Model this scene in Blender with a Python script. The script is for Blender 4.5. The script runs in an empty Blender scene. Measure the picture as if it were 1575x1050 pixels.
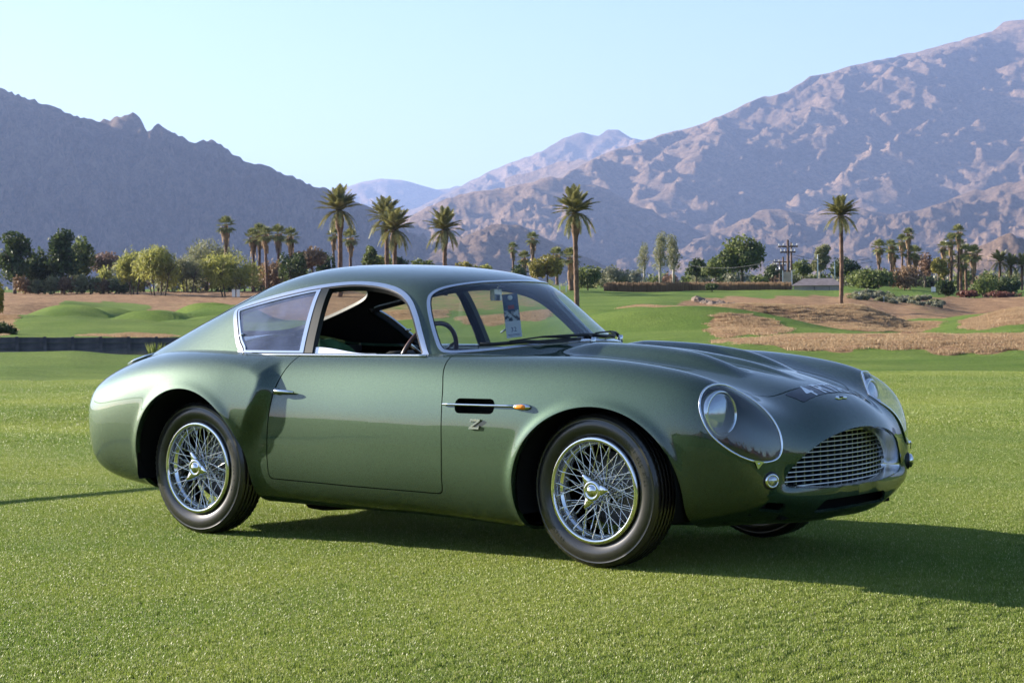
import bpy, bmesh, math, random
import numpy as np
from mathutils import Vector, Matrix, noise as mnoise
DEV = ''
scene = bpy.context.scene
COL = scene.collection
R_ = math.radians

# ------------------------------------------------------------------ camera
cam_d = bpy.data.cameras.new('camera')
cam = bpy.data.objects.new('camera', cam_d); COL.objects.link(cam)
scene.camera = cam
_yaw, _pitch, _roll = 2.2414, -0.0181, -0.0134
_d = Vector((math.cos(_yaw)*math.cos(_pitch), math.sin(_yaw)*math.cos(_pitch), math.sin(_pitch)))
_r = Vector((math.sin(_yaw), -math.cos(_yaw), 0)); _u = _r.cross(_d)
_r2 = _r*math.cos(_roll)+_u*math.sin(_roll); _u2 = _u*math.cos(_roll)-_r*math.sin(_roll)
_m = Matrix((_r2, _u2, -_d)).transposed().to_4x4()
_m.translation = Vector((4.8275, -7.3193, 1.0691))
cam.matrix_world = _m
cam_d.sensor_width = 36.0; cam_d.lens = 36.0*3083.8/1575.0
cam_d.clip_start = 0.1; cam_d.clip_end = 60000
cam_d.dof.use_dof = True; cam_d.dof.focus_distance = 8.2; cam_d.dof.aperture_fstop = 22.0

# ------------------------------------------------------------------ sky, sun, exposure
SUN_AZ = R_(14.0)       # the car points along +x; the sun stands behind it, this far round to the near (-y) side
SUN_EL = R_(17.0)
SUN_DIR = Vector((-math.cos(SUN_AZ)*math.cos(SUN_EL), -math.sin(SUN_AZ)*math.cos(SUN_EL), math.sin(SUN_EL)))
world = bpy.data.worlds.new('World'); scene.world = world
world.use_nodes = True
wn = world.node_tree.nodes; wl = world.node_tree.links
bg = wn['Background']
sky = wn.new('ShaderNodeTexSky'); sky.sky_type = 'NISHITA'; sky.sun_disc = False
sky.sun_elevation = SUN_EL
sky.sun_rotation = math.atan2(SUN_DIR.x, SUN_DIR.y)
sky.altitude = 30; sky.air_density = 1.0; sky.dust_density = 0.9; sky.ozone_density = 3.2
wl.new(sky.outputs[0], bg.inputs[0]); bg.inputs[1].default_value = 0.055
sun_d = bpy.data.lights.new('sun', 'SUN'); sun = bpy.data.objects.new('sun', sun_d); COL.objects.link(sun)
sun_d.energy = 5.0; sun_d.angle = R_(0.5); sun_d.color = (1.0, 0.90, 0.76)
sun.rotation_euler = (-SUN_DIR).to_track_quat('-Z', 'Y').to_euler()
scene.view_settings.view_transform = 'Standard'; scene.view_settings.look = 'None'
scene.view_settings.gamma = 1.0; scene.view_settings.use_curve_mapping = False
scene.view_settings.exposure = 2.05
scene.cycles.max_bounces = 10; scene.cycles.transparent_max_bounces = 16
scene.cycles.volume_bounces = 0

# ------------------------------------------------------------------ helpers
def tag(o, label=None, cat=None, group=None, kind=None):
    if label: o['label'] = label
    if cat: o['category'] = cat
    if group: o['group'] = group
    if kind: o['kind'] = kind
    return o
def empty(name, loc=(0, 0, 0), rz=0.0, parent=None):
    o = bpy.data.objects.new(name, None); COL.objects.link(o)
    o.location = loc; o.rotation_euler = (0, 0, rz); o.empty_display_size = 0.2
    if parent: o.parent = parent
    return o
def mesh_data(name, V, F, mats, smooth=True, normals=None):
    me = bpy.data.meshes.new(name)
    V = np.asarray(V, float)
    if isinstance(F, np.ndarray):
        k = F.shape[1]; nf = len(F)
        me.vertices.add(len(V)); me.vertices.foreach_set('co', V.astype(np.float32).ravel())
        me.loops.add(nf*k); me.loops.foreach_set('vertex_index', F.astype(np.int32).ravel())
        me.polygons.add(nf)
        me.polygons.foreach_set('loop_start', np.arange(0, nf*k, k, dtype=np.int32))
        me.update(calc_edges=True)
    else:
        me.from_pydata(V.tolist(), [], F)
    me.validate()
    for m in (mats if isinstance(mats, (list, tuple)) else [mats]): me.materials.append(m)
    if smooth: me.polygons.foreach_set('use_smooth', np.ones(len(me.polygons), bool))
    if normals is not None and len(normals) == len(me.vertices):
        me.normals_split_custom_set_from_vertices(np.asarray(normals).tolist())
    return me
def mobj(name, V, F, mats, parent=None, smooth=True, normals=None):
    o = bpy.data.objects.new(name, mesh_data(name, V, F, mats, smooth, normals))
    COL.objects.link(o)
    if parent: o.parent = parent
    return o
def inst(name, me, parent=None, mat=None, loc=None):
    o = bpy.data.objects.new(name, me); COL.objects.link(o)
    if parent: o.parent = parent
    if mat is not None: o.matrix_basis = mat
    if loc is not None: o.location = loc
    return o
class MB:
    """collects primitives into one mesh"""
    def __init__(s): s.V = []; s.F = []
    def add(s, V, F):
        b = len(s.V); s.V += [tuple(v) for v in V]; s.F += [tuple(i+b for i in f) for f in F]; return s
    def box(s, c, h, rot=None):
        V = [Vector((x*h[0], y*h[1], z*h[2])) for x in (-1, 1) for y in (-1, 1) for z in (-1, 1)]
        if rot is not None: V = [rot @ v for v in V]
        V = [v+Vector(c) for v in V]
        return s.add(V, [(0, 1, 3, 2), (4, 6, 7, 5), (0, 4, 5, 1), (2, 3, 7, 6), (0, 2, 6, 4), (1, 5, 7, 3)])
    def tube(s, pts, rad, n=8, cap=True, flat=None, up=None):
        pts = [Vector(p) for p in pts]; m = len(pts)
        if not hasattr(rad, '__len__'): rad = [rad]*m
        rings = []
        pu = None
        for i, p in enumerate(pts):
            t = (pts[min(i+1, m-1)]-pts[max(i-1, 0)]).normalized()
            if up is not None: a = Vector(up[i] if hasattr(up[0], '__len__') else up)
            elif pu is None: a = Vector((0, 0, 1)) if abs(t.z) < .9 else Vector((1, 0, 0))
            else: a = pu
            a = (a-t*a.dot(t)).normalized(); b = t.cross(a); pu = a
            fl = flat or 1.0
            rings.append([p+(b*math.cos(q)+a*math.sin(q)*fl)*rad[i] for q in [2*math.pi*k/n for k in range(n)]])
        V = [v for r in rings for v in r]
        F = [(i*n+k, i*n+(k+1) % n, (i+1)*n+(k+1) % n, (i+1)*n+k) for i in range(m-1) for k in range(n)]
        if cap: F += [tuple(range(n))[::-1], tuple((m-1)*n+k for k in range(n))]
        return s.add(V, F)
    def build(s, name, mat, parent=None, smooth=False):
        return mobj(name, s.V, s.F, mat, parent, smooth)
def lathe(prof, n=64, axis='y', closed=False):
    """prof: list of (r, a) -> V,F revolved round the axis"""
    V = []; m = len(prof)
    for k in range(n):
        t = 2*math.pi*k/n; c, s_ = math.cos(t), math.sin(t)
        for r, a in prof:
            V.append({'y': (r*c, a, r*s_), 'z': (r*c, r*s_, a), 'x': (a, r*c, r*s_)}[axis])
    F = []
    for k in range(n):
        for i in range(m if closed else m-1):
            j = (i+1) % m; k2 = (k+1) % n
            F.append((k*m+i, k*m+j, k2*m+j, k2*m+i))
    return V, F

def mat(name, base, rough=0.5, metal=0.0, spec=0.5, coat=0.0, **kw):
    m = bpy.data.materials.new(name); m.use_nodes = True
    p = m.node_tree.nodes['Principled BSDF']
    p.inputs['Base Color'].default_value = (*base, 1); p.inputs['Roughness'].default_value = rough
    p.inputs['Metallic'].default_value = metal; p.inputs['Specular IOR Level'].default_value = spec
    p.inputs['Coat Weight'].default_value = coat
    for k, v in kw.items(): p.inputs[k.replace('_', ' ')].default_value = v
    return m
def nodes(m): return m.node_tree.nodes, m.node_tree.links, m.node_tree.nodes['Principled BSDF']
def mixed(m, c1, c2, scale=5, detail=4, lo=.35, hi=.65, bump=0, bscale=None, coord='Object', dist=.01):
    n, l, p = nodes(m)
    tc = n.new('ShaderNodeTexCoord'); tx = n.new('ShaderNodeTexNoise')
    tx.inputs['Scale'].default_value = scale; tx.inputs['Detail'].default_value = detail
    rp = n.new('ShaderNodeValToRGB'); rp.color_ramp.elements[0].position = lo; rp.color_ramp.elements[1].position = hi
    rp.color_ramp.elements[0].color = (*c1, 1); rp.color_ramp.elements[1].color = (*c2, 1)
    l.new(tc.outputs[coord], tx.inputs['Vector']); l.new(tx.outputs['Fac'], rp.inputs[0]); l.new(rp.outputs[0], p.inputs['Base Color'])
    if bump:
        t2 = n.new('ShaderNodeTexNoise'); t2.inputs['Scale'].default_value = bscale or scale*4; t2.inputs['Detail'].default_value = 4
        b = n.new('ShaderNodeBump'); b.inputs['Strength'].default_value = bump; b.inputs['Distance'].default_value = dist
        l.new(tc.outputs[coord], t2.inputs['Vector']); l.new(t2.outputs['Fac'], b.inputs['Height']); l.new(b.outputs[0], p.inputs['Normal'])
    return m

# ------------------------------------------------------------------ places: azimuth of an image column and ground points laid out from it
VX, VY = 4.8275, -7.3193           # the camera's ground position; bearings from it follow image pixel columns
def bearing(u): return 2.2414-math.atan((u-787.5)/3083.8)  # azimuth of image column u from the camera
def horizon(u): return 469.2-(u-787.5)*0.0134  # image row of the horizon at column u
def elev_z(u, v, D): return 1.069+(horizon(u)-v)/3083.8*D*math.cos(math.atan((u-787.5)/3083.8))  # height that falls on image pixel (u, v) at distance D
def place(u, D, z=0.0):
    a = bearing(u); return Vector((VX+D*math.cos(a), VY+D*math.sin(a), z))
# profile of the land along a few image columns: (distance, image row in pixels)
LAND = {
 -200: [(30, 592), (38, 580), (46, 558), (52, 543), (54, 552), (56, 566), (64.8, 562), (65.5, 517), (85, 510), (110, 495), (150, 478), (200, 462), (240, 450), (400, 446)],
 0: [(31, 590), (37, 578), (43, 569), (49, 552), (52, 541), (54, 552), (56, 566), (64.8, 562), (65.5, 517.5), (85, 509), (105, 499), (135, 486), (165, 468), (200, 456), (240, 450), (400, 446)],
 100: [(31, 590), (37, 579), (43, 571), (49, 553), (52, 541), (54, 552), (56, 566), (64.8, 562), (65.5, 517.5), (85, 510), (105, 501), (130, 492), (150, 478), (165, 466), (200, 456), (240, 450), (400, 446)],
 200: [(31, 590), (37, 581), (43, 572), (49, 555), (52, 545), (54, 552), (56, 566), (64.8, 562), (65.5, 518), (85, 511), (105, 503), (130, 494), (150, 484), (170, 468), (200, 455), (240, 449), (400, 445)],
 300: [(31, 590), (37, 582), (43, 572), (49, 556), (52, 548), (54, 552), (56, 566), (64.8, 562), (65.5, 519), (85, 512), (105, 504), (130, 492), (150, 482), (170, 468), (200, 458), (240, 448), (400, 444)],
 450: [(31, 580), (40, 553), (50, 535), (60, 525), (70, 518), (85, 510), (105, 501), (130, 490), (150, 480), (180, 462), (240, 447), (400, 443)],
 650: [(31, 578), (40, 550), (50, 533), (60, 524), (70, 515), (80, 502), (90, 498), (110, 494), (140, 484), (180, 462), (240, 446), (400, 441)],
 850: [(31, 576), (40, 549), (50, 532), (60, 523), (70, 512), (80, 501), (90, 500), (110, 494), (140, 480), (165, 462), (190, 447), (240, 446), (400, 440)],
 930: [(31, 575), (40, 548), (50, 532), (60, 520), (72, 508), (82, 490), (90, 489), (105, 492), (130, 482), (160, 464), (190, 448), (240, 446), (400, 438)],
 1000: [(31, 574), (40, 547), (50, 532), (60, 519), (70, 505), (80, 484), (87, 475), (100, 483), (120, 482), (150, 466), (190, 449), (240, 446), (400, 437)],
 1100: [(29, 580), (38, 553), (48, 535), (58, 520), (68, 506), (78, 488), (86, 475), (96, 484), (115, 486), (150, 470), (195, 446), (240, 443), (400, 436)],
 1200: [(27, 586), (35, 566), (42, 549), (50, 531), (57, 521), (65, 512), (73, 504), (81, 486), (87, 477), (98, 486), (120, 482), (150, 471), (195, 446), (240, 443), (400, 435)],
 1300: [(27, 586), (35, 566), (42, 550), (50, 530), (57, 521), (65, 514), (73, 507), (82, 487), (88, 477), (98, 487), (130, 484), (160, 466), (200, 446), (240, 441), (400, 434)],
 1400: [(27, 585), (35, 564), (42, 550), (50, 529), (57, 522), (65, 516), (74, 510), (84, 503), (92, 499), (110, 494), (130, 489), (150, 480), (180, 463), (220, 447), (260, 440), (400, 434)],
 1500: [(27, 583), (35, 562), (43, 548), (51, 530), (58, 521), (70, 507), (80, 496), (92, 488), (100, 484), (115, 490), (150, 487), (170, 484), (200, 459), (260, 452), (400, 440)],
 1575: [(27, 582), (35, 562), (43, 547), (51, 530), (58, 519), (70, 501), (80, 487), (92, 474), (100, 471), (115, 485), (150, 487), (170, 482), (200, 457), (260, 450), (400, 440)],
 1750: [(27, 580), (35, 560), (43, 545), (51, 528), (58, 517), (70, 499), (80, 484), (92, 470), (100, 467), (115, 478), (150, 480), (170, 478), (200, 455), (260, 448), (400, 440)],
}
_us = sorted(LAND)
_Dg = np.r_[0, 22, np.arange(25, 50, 1.0), np.arange(50, 70, .25), np.arange(70, 130, 2.0), np.arange(130, 260, 5.0), 300, 400]
_Z = []
for u in _us:
    D = [0, 22]+[d for d, v in LAND[u]]; z = [0, 0]+[elev_z(u, v, d) for d, v in LAND[u]]
    _Z.append(np.interp(_Dg, D, z))
_Z = np.array(_Z)
_az = np.array([bearing(u) for u in _us])
MOUNDS = [(112, 122, 1.35, 1.0), (165, 127, 1.3, .9), (60, 112, 1.5, .45), (228, 118, 1.2, .8), (268, 121, 1.1, .5), (322, 128, 1.35, 1.15), (356, 122, 1.25, 1.0), (150, 98, 1.5, .35), (72, 96, 1.4, .3), (300, 106, 1.5, .4), (345, 110, 1.4, .55), (95, 92, 2.0, .3), (200, 90, 2.4, .25), (290, 100, 2.2, .35), (60, 41, 1.6, .05), (190, 150, 2.5, .4), (20, 150, 3, .6),
          (1010, 82, 1.3, .18), (1150, 80, 1.4, .30), (1095, 77, 1.1, .22), (1215, 79, 1.2, .25), (1265, 84, 1.4, .28), (1340, 82, 1.4, .28), (1380, 86, 1.2, .2), (990, 66, 2.4, .4), (1070, 64, 2.2, .35), (940, 72, 1.8, .3), (780, 74, 4, .5), (1120, 60, 3, .2), (700, 92, 5, .6), (1480, 51, 3, .12), (1330, 50, 4, .12)]
_mw = [(place(u, D), s, h) for u, D, s, h in MOUNDS]
def land_z(x, y):
    x = np.asarray(x, float); y = np.asarray(y, float)
    dx, dy = x-VX, y-VY; D = np.hypot(dx, dy); a = np.arctan2(dy, dx)
    a = np.where(a < -.6, a+2*math.pi, a)
    ai = np.interp(a, _az[::-1], np.arange(len(_az))[::-1])
    i0 = np.clip(np.floor(ai).astype(int), 0, len(_az)-2); t = ai-i0; t = t*t*(3-2*t)
    di = np.interp(D, _Dg, np.arange(len(_Dg))); j0 = np.clip(np.floor(di).astype(int), 0, len(_Dg)-2); s = di-j0
    Z = (_Z[i0, j0]*(1-t)+_Z[i0+1, j0]*t)*(1-s)+(_Z[i0, j0+1]*(1-t)+_Z[i0+1, j0+1]*t)*s
    # away from the sector of listed image columns the land levels out
    off = np.clip((np.maximum(a-_az[0], _az[-1]-a))/.35, 0, 1); Z = Z*(1-off)
    for p, sg, h in _mw:
        Z = Z+h*np.exp(-(((x-p.x)**2+(y-p.y)**2)/(3.6*sg*sg))**1.6)
    # the lawn falls away a little ahead of the car
    w = np.clip((x-.5)/2.5, 0, 1); Z = Z-.020-.10*w*w*(3-2*w)*np.exp(-((y+.2)/5)**2)*np.exp(-np.clip(x-3, 0, 99)/4)
    und = (.045*np.sin(x*.62+1+.4*np.sin(y*.5))*np.sin(y*.37+2)+.018*np.sin(x*1.7+y*.6)*np.sin(y*1.1+1))*np.clip((np.hypot(x+1.2, y)-3)/6, 0, 1)
    return Z+und
DRY = [(1400, 48.5, 300, 4.2, 1), (1150, 58, 60, 5, .9), (1180, 83, 270, 11, 1), (960, 80, 60, 6, .8), (1230, 140, 190, 36, .85), (1400, 160, 120, 36, .7), (1540, 80, 60, 10, .9), (1600, 86, 90, 14, 1),
       (1560, 185, 120, 26, 1), (200, 72, 75, 5, .8), (10, 165, 90, 34, 1), (200, 208, 280, 36, 1), (270, 150, 45, 22, .7), (780, 74, 75, 7, 1), (600, 88, 90, 8, .9), (620, 200, 260, 60, .5), (450, 190, 120, 60, 1), (-100, 120, 130, 60, 1)]
def dryness(x, y):
    dx, dy = x-VX, y-VY; D = np.hypot(dx, dy); a = np.arctan2(dy, dx)
    u = 787.5+3083.8*np.tan(np.clip(bearing(787.5)-np.where(a < -.6, a+2*math.pi, a), -1.2, 1.2))
    wob = 1+.12*np.sin(u*.031)+.10*np.sin(u*.083+D*.3)
    m = np.zeros_like(D)
    for u0, D0, du, dD, w in DRY:
        q = ((u-u0)/du)**4+((D-D0)/(dD*wob))**2
        m = np.maximum(m, w*np.clip((1.15-q)/.3, 0, 1))
    return m
def cw(m): return m

# ------------------------------------------------------------------ ground
def ground_material():
    m = mat('turf', (.06, .10, .02), .95, spec=.1); n, l, p = nodes(m)
    tc = n.new('ShaderNodeNewGeometry'); at = n.new('ShaderNodeAttribute'); at.attribute_name = 'dry'
    def noise(s, d=5, rough=.55):
        t = n.new('ShaderNodeTexNoise'); t.inputs['Scale'].default_value = s; t.inputs['Detail'].default_value = d; t.inputs['Roughness'].default_value = rough
        l.new(tc.outputs['Position'], t.inputs['Vector']); return t
    def ramp(src, a, b, c1, c2):
        r = n.new('ShaderNodeValToRGB'); r.color_ramp.elements[0].position = a; r.color_ramp.elements[1].position = b
        r.color_ramp.elements[0].color = (*c1, 1); r.color_ramp.elements[1].color = (*c2, 1); l.new(src, r.inputs[0]); return r
    g1 = ramp(noise(.35, 6).outputs['Fac'], .3, .7, (.085, .150, .022), (.15, .21, .045))
    g2 = ramp(noise(14, 6, .7).outputs['Fac'], .3, .7, (.55, .55, .55), (1.25, 1.25, 1.1))
    gm = n.new('ShaderNodeMix'); gm.data_type = 'RGBA'; gm.blend_type = 'MULTIPLY'; gm.inputs['Factor'].default_value = 1
    l.new(g1.outputs[0], gm.inputs['A']); l.new(g2.outputs[0], gm.inputs['B'])
    d1 = ramp(noise(.5, 8, .65).outputs['Fac'], .3, .7, (.22, .13, .075), (.42, .28, .16))
    d2 = ramp(noise(3, 8, .75).outputs['Fac'], .35, .65, (.50, .45, .42), (1.15, 1.1, 1.05))
    dm = n.new('ShaderNodeMix'); dm.data_type = 'RGBA'; dm.blend_type = 'MULTIPLY'; dm.inputs['Factor'].default_value = 1
    l.new(d1.outputs[0], dm.inputs['A']); l.new(d2.outputs[0], dm.inputs['B'])
    ad = n.new('ShaderNodeMath'); ad.operation = 'ADD'; sb = n.new('ShaderNodeMapRange')
    nz = noise(.9, 6, .7); sb.inputs['To Min'].default_value = -.75; sb.inputs['To Max'].default_value = .75; l.new(nz.outputs['Fac'], sb.inputs['Value'])
    l.new(at.outputs['Fac'], ad.inputs[0]); l.new(sb.outputs[0], ad.inputs[1])
    st = n.new('ShaderNodeMapRange'); st.inputs['From Min'].default_value = .38; st.inputs['From Max'].default_value = .62; l.new(ad.outputs[0], st.inputs['Value'])
    mx = n.new('ShaderNodeMix'); mx.data_type = 'RGBA'; l.new(st.outputs[0], mx.inputs['Factor']); l.new(gm.outputs['Result'], mx.inputs['A']); l.new(dm.outputs['Result'], mx.inputs['B'])
    l.new(mx.outputs['Result'], p.inputs['Base Color'])
    b = n.new('ShaderNodeBump'); b.inputs['Strength'].default_value = .8; b.inputs['Distance'].default_value = .12
    l.new(noise(5, 8, .8).outputs['Fac'], b.inputs['Height']); l.new(b.outputs[0], p.inputs['Normal'])
    return m
M_turf = ground_material()
def make_ground():
    a0, a1 = math.radians(109), math.radians(148)
    az = np.r_[np.arange(a0, a1, math.radians(.14)), np.arange(a1, a0+2*math.pi, math.radians(6))]
    D = np.r_[0.5, 2.5, np.arange(4, 30, .4), np.arange(30, 64, .5), np.arange(64, 67, .15), np.arange(67, 110, .8), np.arange(110, 260, 2.5), 280, 320, 400, 600, 1000, 2000, 4000, 9000, 14500]
    A, DD = np.meshgrid(az, D, indexing='ij')
    X, Y = VX+DD*np.cos(A), VY+DD*np.sin(A)
    Z = land_z(X, Y)
    dr = dryness(X, Y)
    rough = np.array([[0.0]])
    r1 = np.sin(X*1.9+np.sin(Y*1.3)*2)*np.sin(Y*2.3+np.sin(X*1.1)*2)+.6*np.sin(X*4.7+Y*1.9)*np.sin(Y*5.3-X*1.2)
    Z += np.where(DD < 300, dr*r1*.05, 0)
    Z = np.where(DD > 420, Z*np.clip(1-(DD-420)/1000, 0, 1)*0+np.where(DD > 420, 2.2, Z), Z)
    sector = (A < a1+.01)
    Z = np.where((DD > 420) & ~sector, 0, Z)
    n, m = X.shape
    V = np.stack([X, Y, Z], -1).reshape(-1, 3)
    I = np.arange(n*m).reshape(n, m); J = np.roll(I, -1, 0)
    F = np.stack([I[:, :-1], I[:, 1:], J[:, 1:], J[:, :-1]], -1).reshape(-1, 4)
    c = len(V); V = np.vstack([V, [[VX, VY, float(land_z(VX, VY))]]])
    o = mobj('ground', V, F, M_turf, None, True)
    bm = bmesh.new(); bm.from_mesh(o.data); bm.verts.ensure_lookup_table()
    for i in range(n): bm.faces.new((bm.verts[c], bm.verts[int(I[i, 0])], bm.verts[int(J[i, 0])]))
    bmesh.ops.recalc_face_normals(bm, faces=bm.faces)
    bm.to_mesh(o.data); bm.free()
    at = o.data.attributes.new('dry', 'FLOAT', 'POINT'); at.data.foreach_set('value', np.r_[dr.reshape(-1), 0].astype(np.float32))
    tag(o, kind='structure')
    return o
ground = make_ground()

# ------------------------------------------------------------------ grass blades
def grass_material(name, c1, c2, tip, rough=.45, trans=.35):
    m = mat(name, c1, rough, spec=.4); n, l, p = nodes(m)
    at = n.new('ShaderNodeAttribute'); at.attribute_name = 'shade'
    g = n.new('ShaderNodeNewGeometry'); t = n.new('ShaderNodeTexNoise'); t.inputs['Scale'].default_value = .30; t.inputs['Detail'].default_value = 8; t.inputs['Roughness'].default_value = .62; l.new(g.outputs['Position'], t.inputs['Vector'])
    r = n.new('ShaderNodeValToRGB'); r.color_ramp.elements[0].color = (*c1, 1); r.color_ramp.elements[1].color = (*c2, 1)
    r.color_ramp.elements[0].position = .36; r.color_ramp.elements[1].position = .62; l.new(t.outputs['Fac'], r.inputs[0])
    mx = n.new('ShaderNodeMix'); mx.data_type = 'RGBA'; mx.inputs['B'].default_value = (*tip, 1); l.new(at.outputs['Fac'], mx.inputs['Factor']); l.new(r.outputs[0], mx.inputs['A'])
    l.new(mx.outputs['Result'], p.inputs['Base Color'])
    tr = n.new('ShaderNodeBsdfTranslucent'); ms = n.new('ShaderNodeMixShader'); ms.inputs[0].default_value = trans
    l.new(mx.outputs['Result'], tr.inputs[0]); l.new(p.outputs[0], ms.inputs[1]); l.new(tr.outputs[0], ms.inputs[2]); l.new(ms.outputs[0], n['Material Output'].inputs[0])
    return m
M_blade = grass_material('grass_blade', (.095, .185, .014), (.21, .27, .034), (.56, .54, .26))
M_straw = grass_material('dry_grass_blade', (.30, .19, .10), (.42, .29, .16), (.55, .42, .27), .7, .3)
def tuft_mesh(name, n, size, h, w, m, seed, lean=.5, pale=.2):
    r = np.random.RandomState(seed)
    x, y = (r.rand(n)-.5)*size, (r.rand(n)-.5)*size
    a = r.rand(n)*2*np.pi; hh = h*(.55+.6*r.rand(n)); ln = lean*hh*r.rand(n); la = r.rand(n)*2*np.pi
    ww = w*(.6+.8*r.rand(n))
    c, s = np.cos(a)*ww/2, np.sin(a)*ww/2
    lx, ly = np.cos(la)*ln, np.sin(la)*ln
    z0 = -np.ones(n)*.01
    P = np.stack([np.stack([x-c, y-s, z0], 1), np.stack([x+c, y+s, z0], 1), np.stack([x+c*.8+lx*.35, y+s*.8+ly*.35, hh*.6], 1), np.stack([x-c*.8+lx*.35, y-s*.8+ly*.35, hh*.6], 1), np.stack([x+lx, y+ly, hh], 1)], 1).reshape(-1, 3)
    b = np.arange(n)[:, None]*5
    F = np.concatenate([b+[0, 1, 2], b+[0, 2, 3], b+[3, 2, 4]])
    me = mesh_data(name, P, F, m, False)
    sh = np.where(r.rand(n) < pale, .5+.5*r.rand(n), .18*r.rand(n))
    at = me.attributes.new('shade', 'FLOAT', 'POINT'); at.data.foreach_set('value', np.repeat(sh, 5).astype(np.float32))
    return bpy.data.objects.new(name, me)
def scatter(name, pts, srcs, scale=(.95, 1.1), seed=1, label=None):
    """one object that instances the source tufts on its own points"""
    me = bpy.data.meshes.new(name); me.vertices.add(len(pts)); me.vertices.foreach_set('co', np.asarray(pts, np.float32).ravel())
    o = bpy.data.objects.new(name, me); COL.objects.link(o)
    ng = bpy.data.node_groups.new(name, 'GeometryNodeTree')
    ng.interface.new_socket('Geometry', in_out='INPUT', socket_type='NodeSocketGeometry'); ng.interface.new_socket('Geometry', in_out='OUTPUT', socket_type='NodeSocketGeometry')
    N, L = ng.nodes, ng.links
    gi, go = N.new('NodeGroupInput'), N.new('NodeGroupOutput')
    join = N.new('GeometryNodeJoinGeometry')
    rid = N.new('FunctionNodeRandomValue'); rid.data_type = 'INT'; rid.inputs['Min'].default_value = 0; rid.inputs['Max'].default_value = len(srcs)-1; rid.inputs['Seed'].default_value = seed
    for k, s in enumerate(srcs):
        oi = N.new('GeometryNodeObjectInfo'); oi.inputs['Object'].default_value = s
        cmp = N.new('FunctionNodeCompare'); cmp.data_type = 'INT'; cmp.operation = 'EQUAL'; cmp.inputs[3].default_value = k; L.new(rid.outputs[2], cmp.inputs[2])
        ip = N.new('GeometryNodeInstanceOnPoints'); L.new(gi.outputs[0], ip.inputs['Points']); L.new(cmp.outputs[0], ip.inputs['Selection']); L.new(oi.outputs['Geometry'], ip.inputs['Instance'])
        rr = N.new('FunctionNodeRandomValue'); rr.data_type = 'FLOAT_VECTOR'; rr.inputs[0].default_value = (-.008, -.008, 0); rr.inputs[1].default_value = (.008, .008, 6.283); rr.inputs['Seed'].default_value = seed+k
        L.new(rr.outputs[0], ip.inputs['Rotation'])
        rs = N.new('FunctionNodeRandomValue'); rs.data_type = 'FLOAT'; rs.inputs[2].default_value = scale[0]; rs.inputs[3].default_value = scale[1]; rs.inputs['Seed'].default_value = seed+9+k
        L.new(rs.outputs[1], ip.inputs['Scale']); L.new(ip.outputs[0], join.inputs[0])
    L.new(join.outputs[0], go.inputs[0])
    md = o.modifiers.new('scatter', 'NODES'); md.node_group = ng
    tag(o, label, None, None, 'stuff')
    return o
def lawn_points(Dmin, Dmax, step, amin=102, amax=154, seed=0, test=None):
    r = np.random.RandomState(seed)
    xs = np.arange(-40, 40, step); X, Y = np.meshgrid(xs*1.0, xs*1.0)
    X, Y = X.ravel()+VX, Y.ravel()+VY
    X = X+(r.rand(len(X))-.5)*step*.6; Y = Y+(r.rand(len(Y))-.5)*step*.6
    D = np.hypot(X-VX, Y-VY); a = np.degrees(np.arctan2(Y-VY, X-VX))
    k = (D > Dmin) & (D < Dmax) & (a > amin) & (a < amax)
    X, Y = X[k], Y[k]
    return np.stack([X, Y, land_z(X, Y)], 1)
if 'nograss' not in DEV:
    tufts = [tuft_mesh('grass_tuft', 620, .15, .0125, .0026, M_blade, s, .9, .09) for s in (1, 2, 3)]
    scatter('lawn_grass', lawn_points(4.6, 17, .098, seed=1), tufts, label='short bright green lawn grass under and around the car')
    tufts2 = [tuft_mesh('grass_tuft_far', 520, .26, .016, .0055, M_blade, s, .8, .10) for s in (4, 5)]
    scatter('far_lawn_grass', lawn_points(16.5, 33, .17, seed=2), tufts2, label='short green lawn grass beyond the car up to the lawn edge')
    # dry grass on the berms
    r = np.random.RandomState(5); n = 90000
    u = r.rand(n)*1750-80; D = 38+r.rand(n)**.8*90
    a = np.array(2.2414-np.arctan((u-787.5)/3083.8)); X = VX+D*np.cos(a); Y = VY+D*np.sin(a)
    dm = dryness(X, Y); k = dm > .45+.4*r.rand(n)
    X, Y = X[k][:16000], Y[k][:16000]
    straw = [tuft_mesh('straw_tuft', 130, .42, .050, .011, M_straw, s, 1.6, .2) for s in (7, 8)]
    scatter('dry_grass', np.stack([X, Y, land_z(X, Y)], 1), straw, (.5, 1.3), 3, 'dry straw coloured grass on the low berms')

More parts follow.
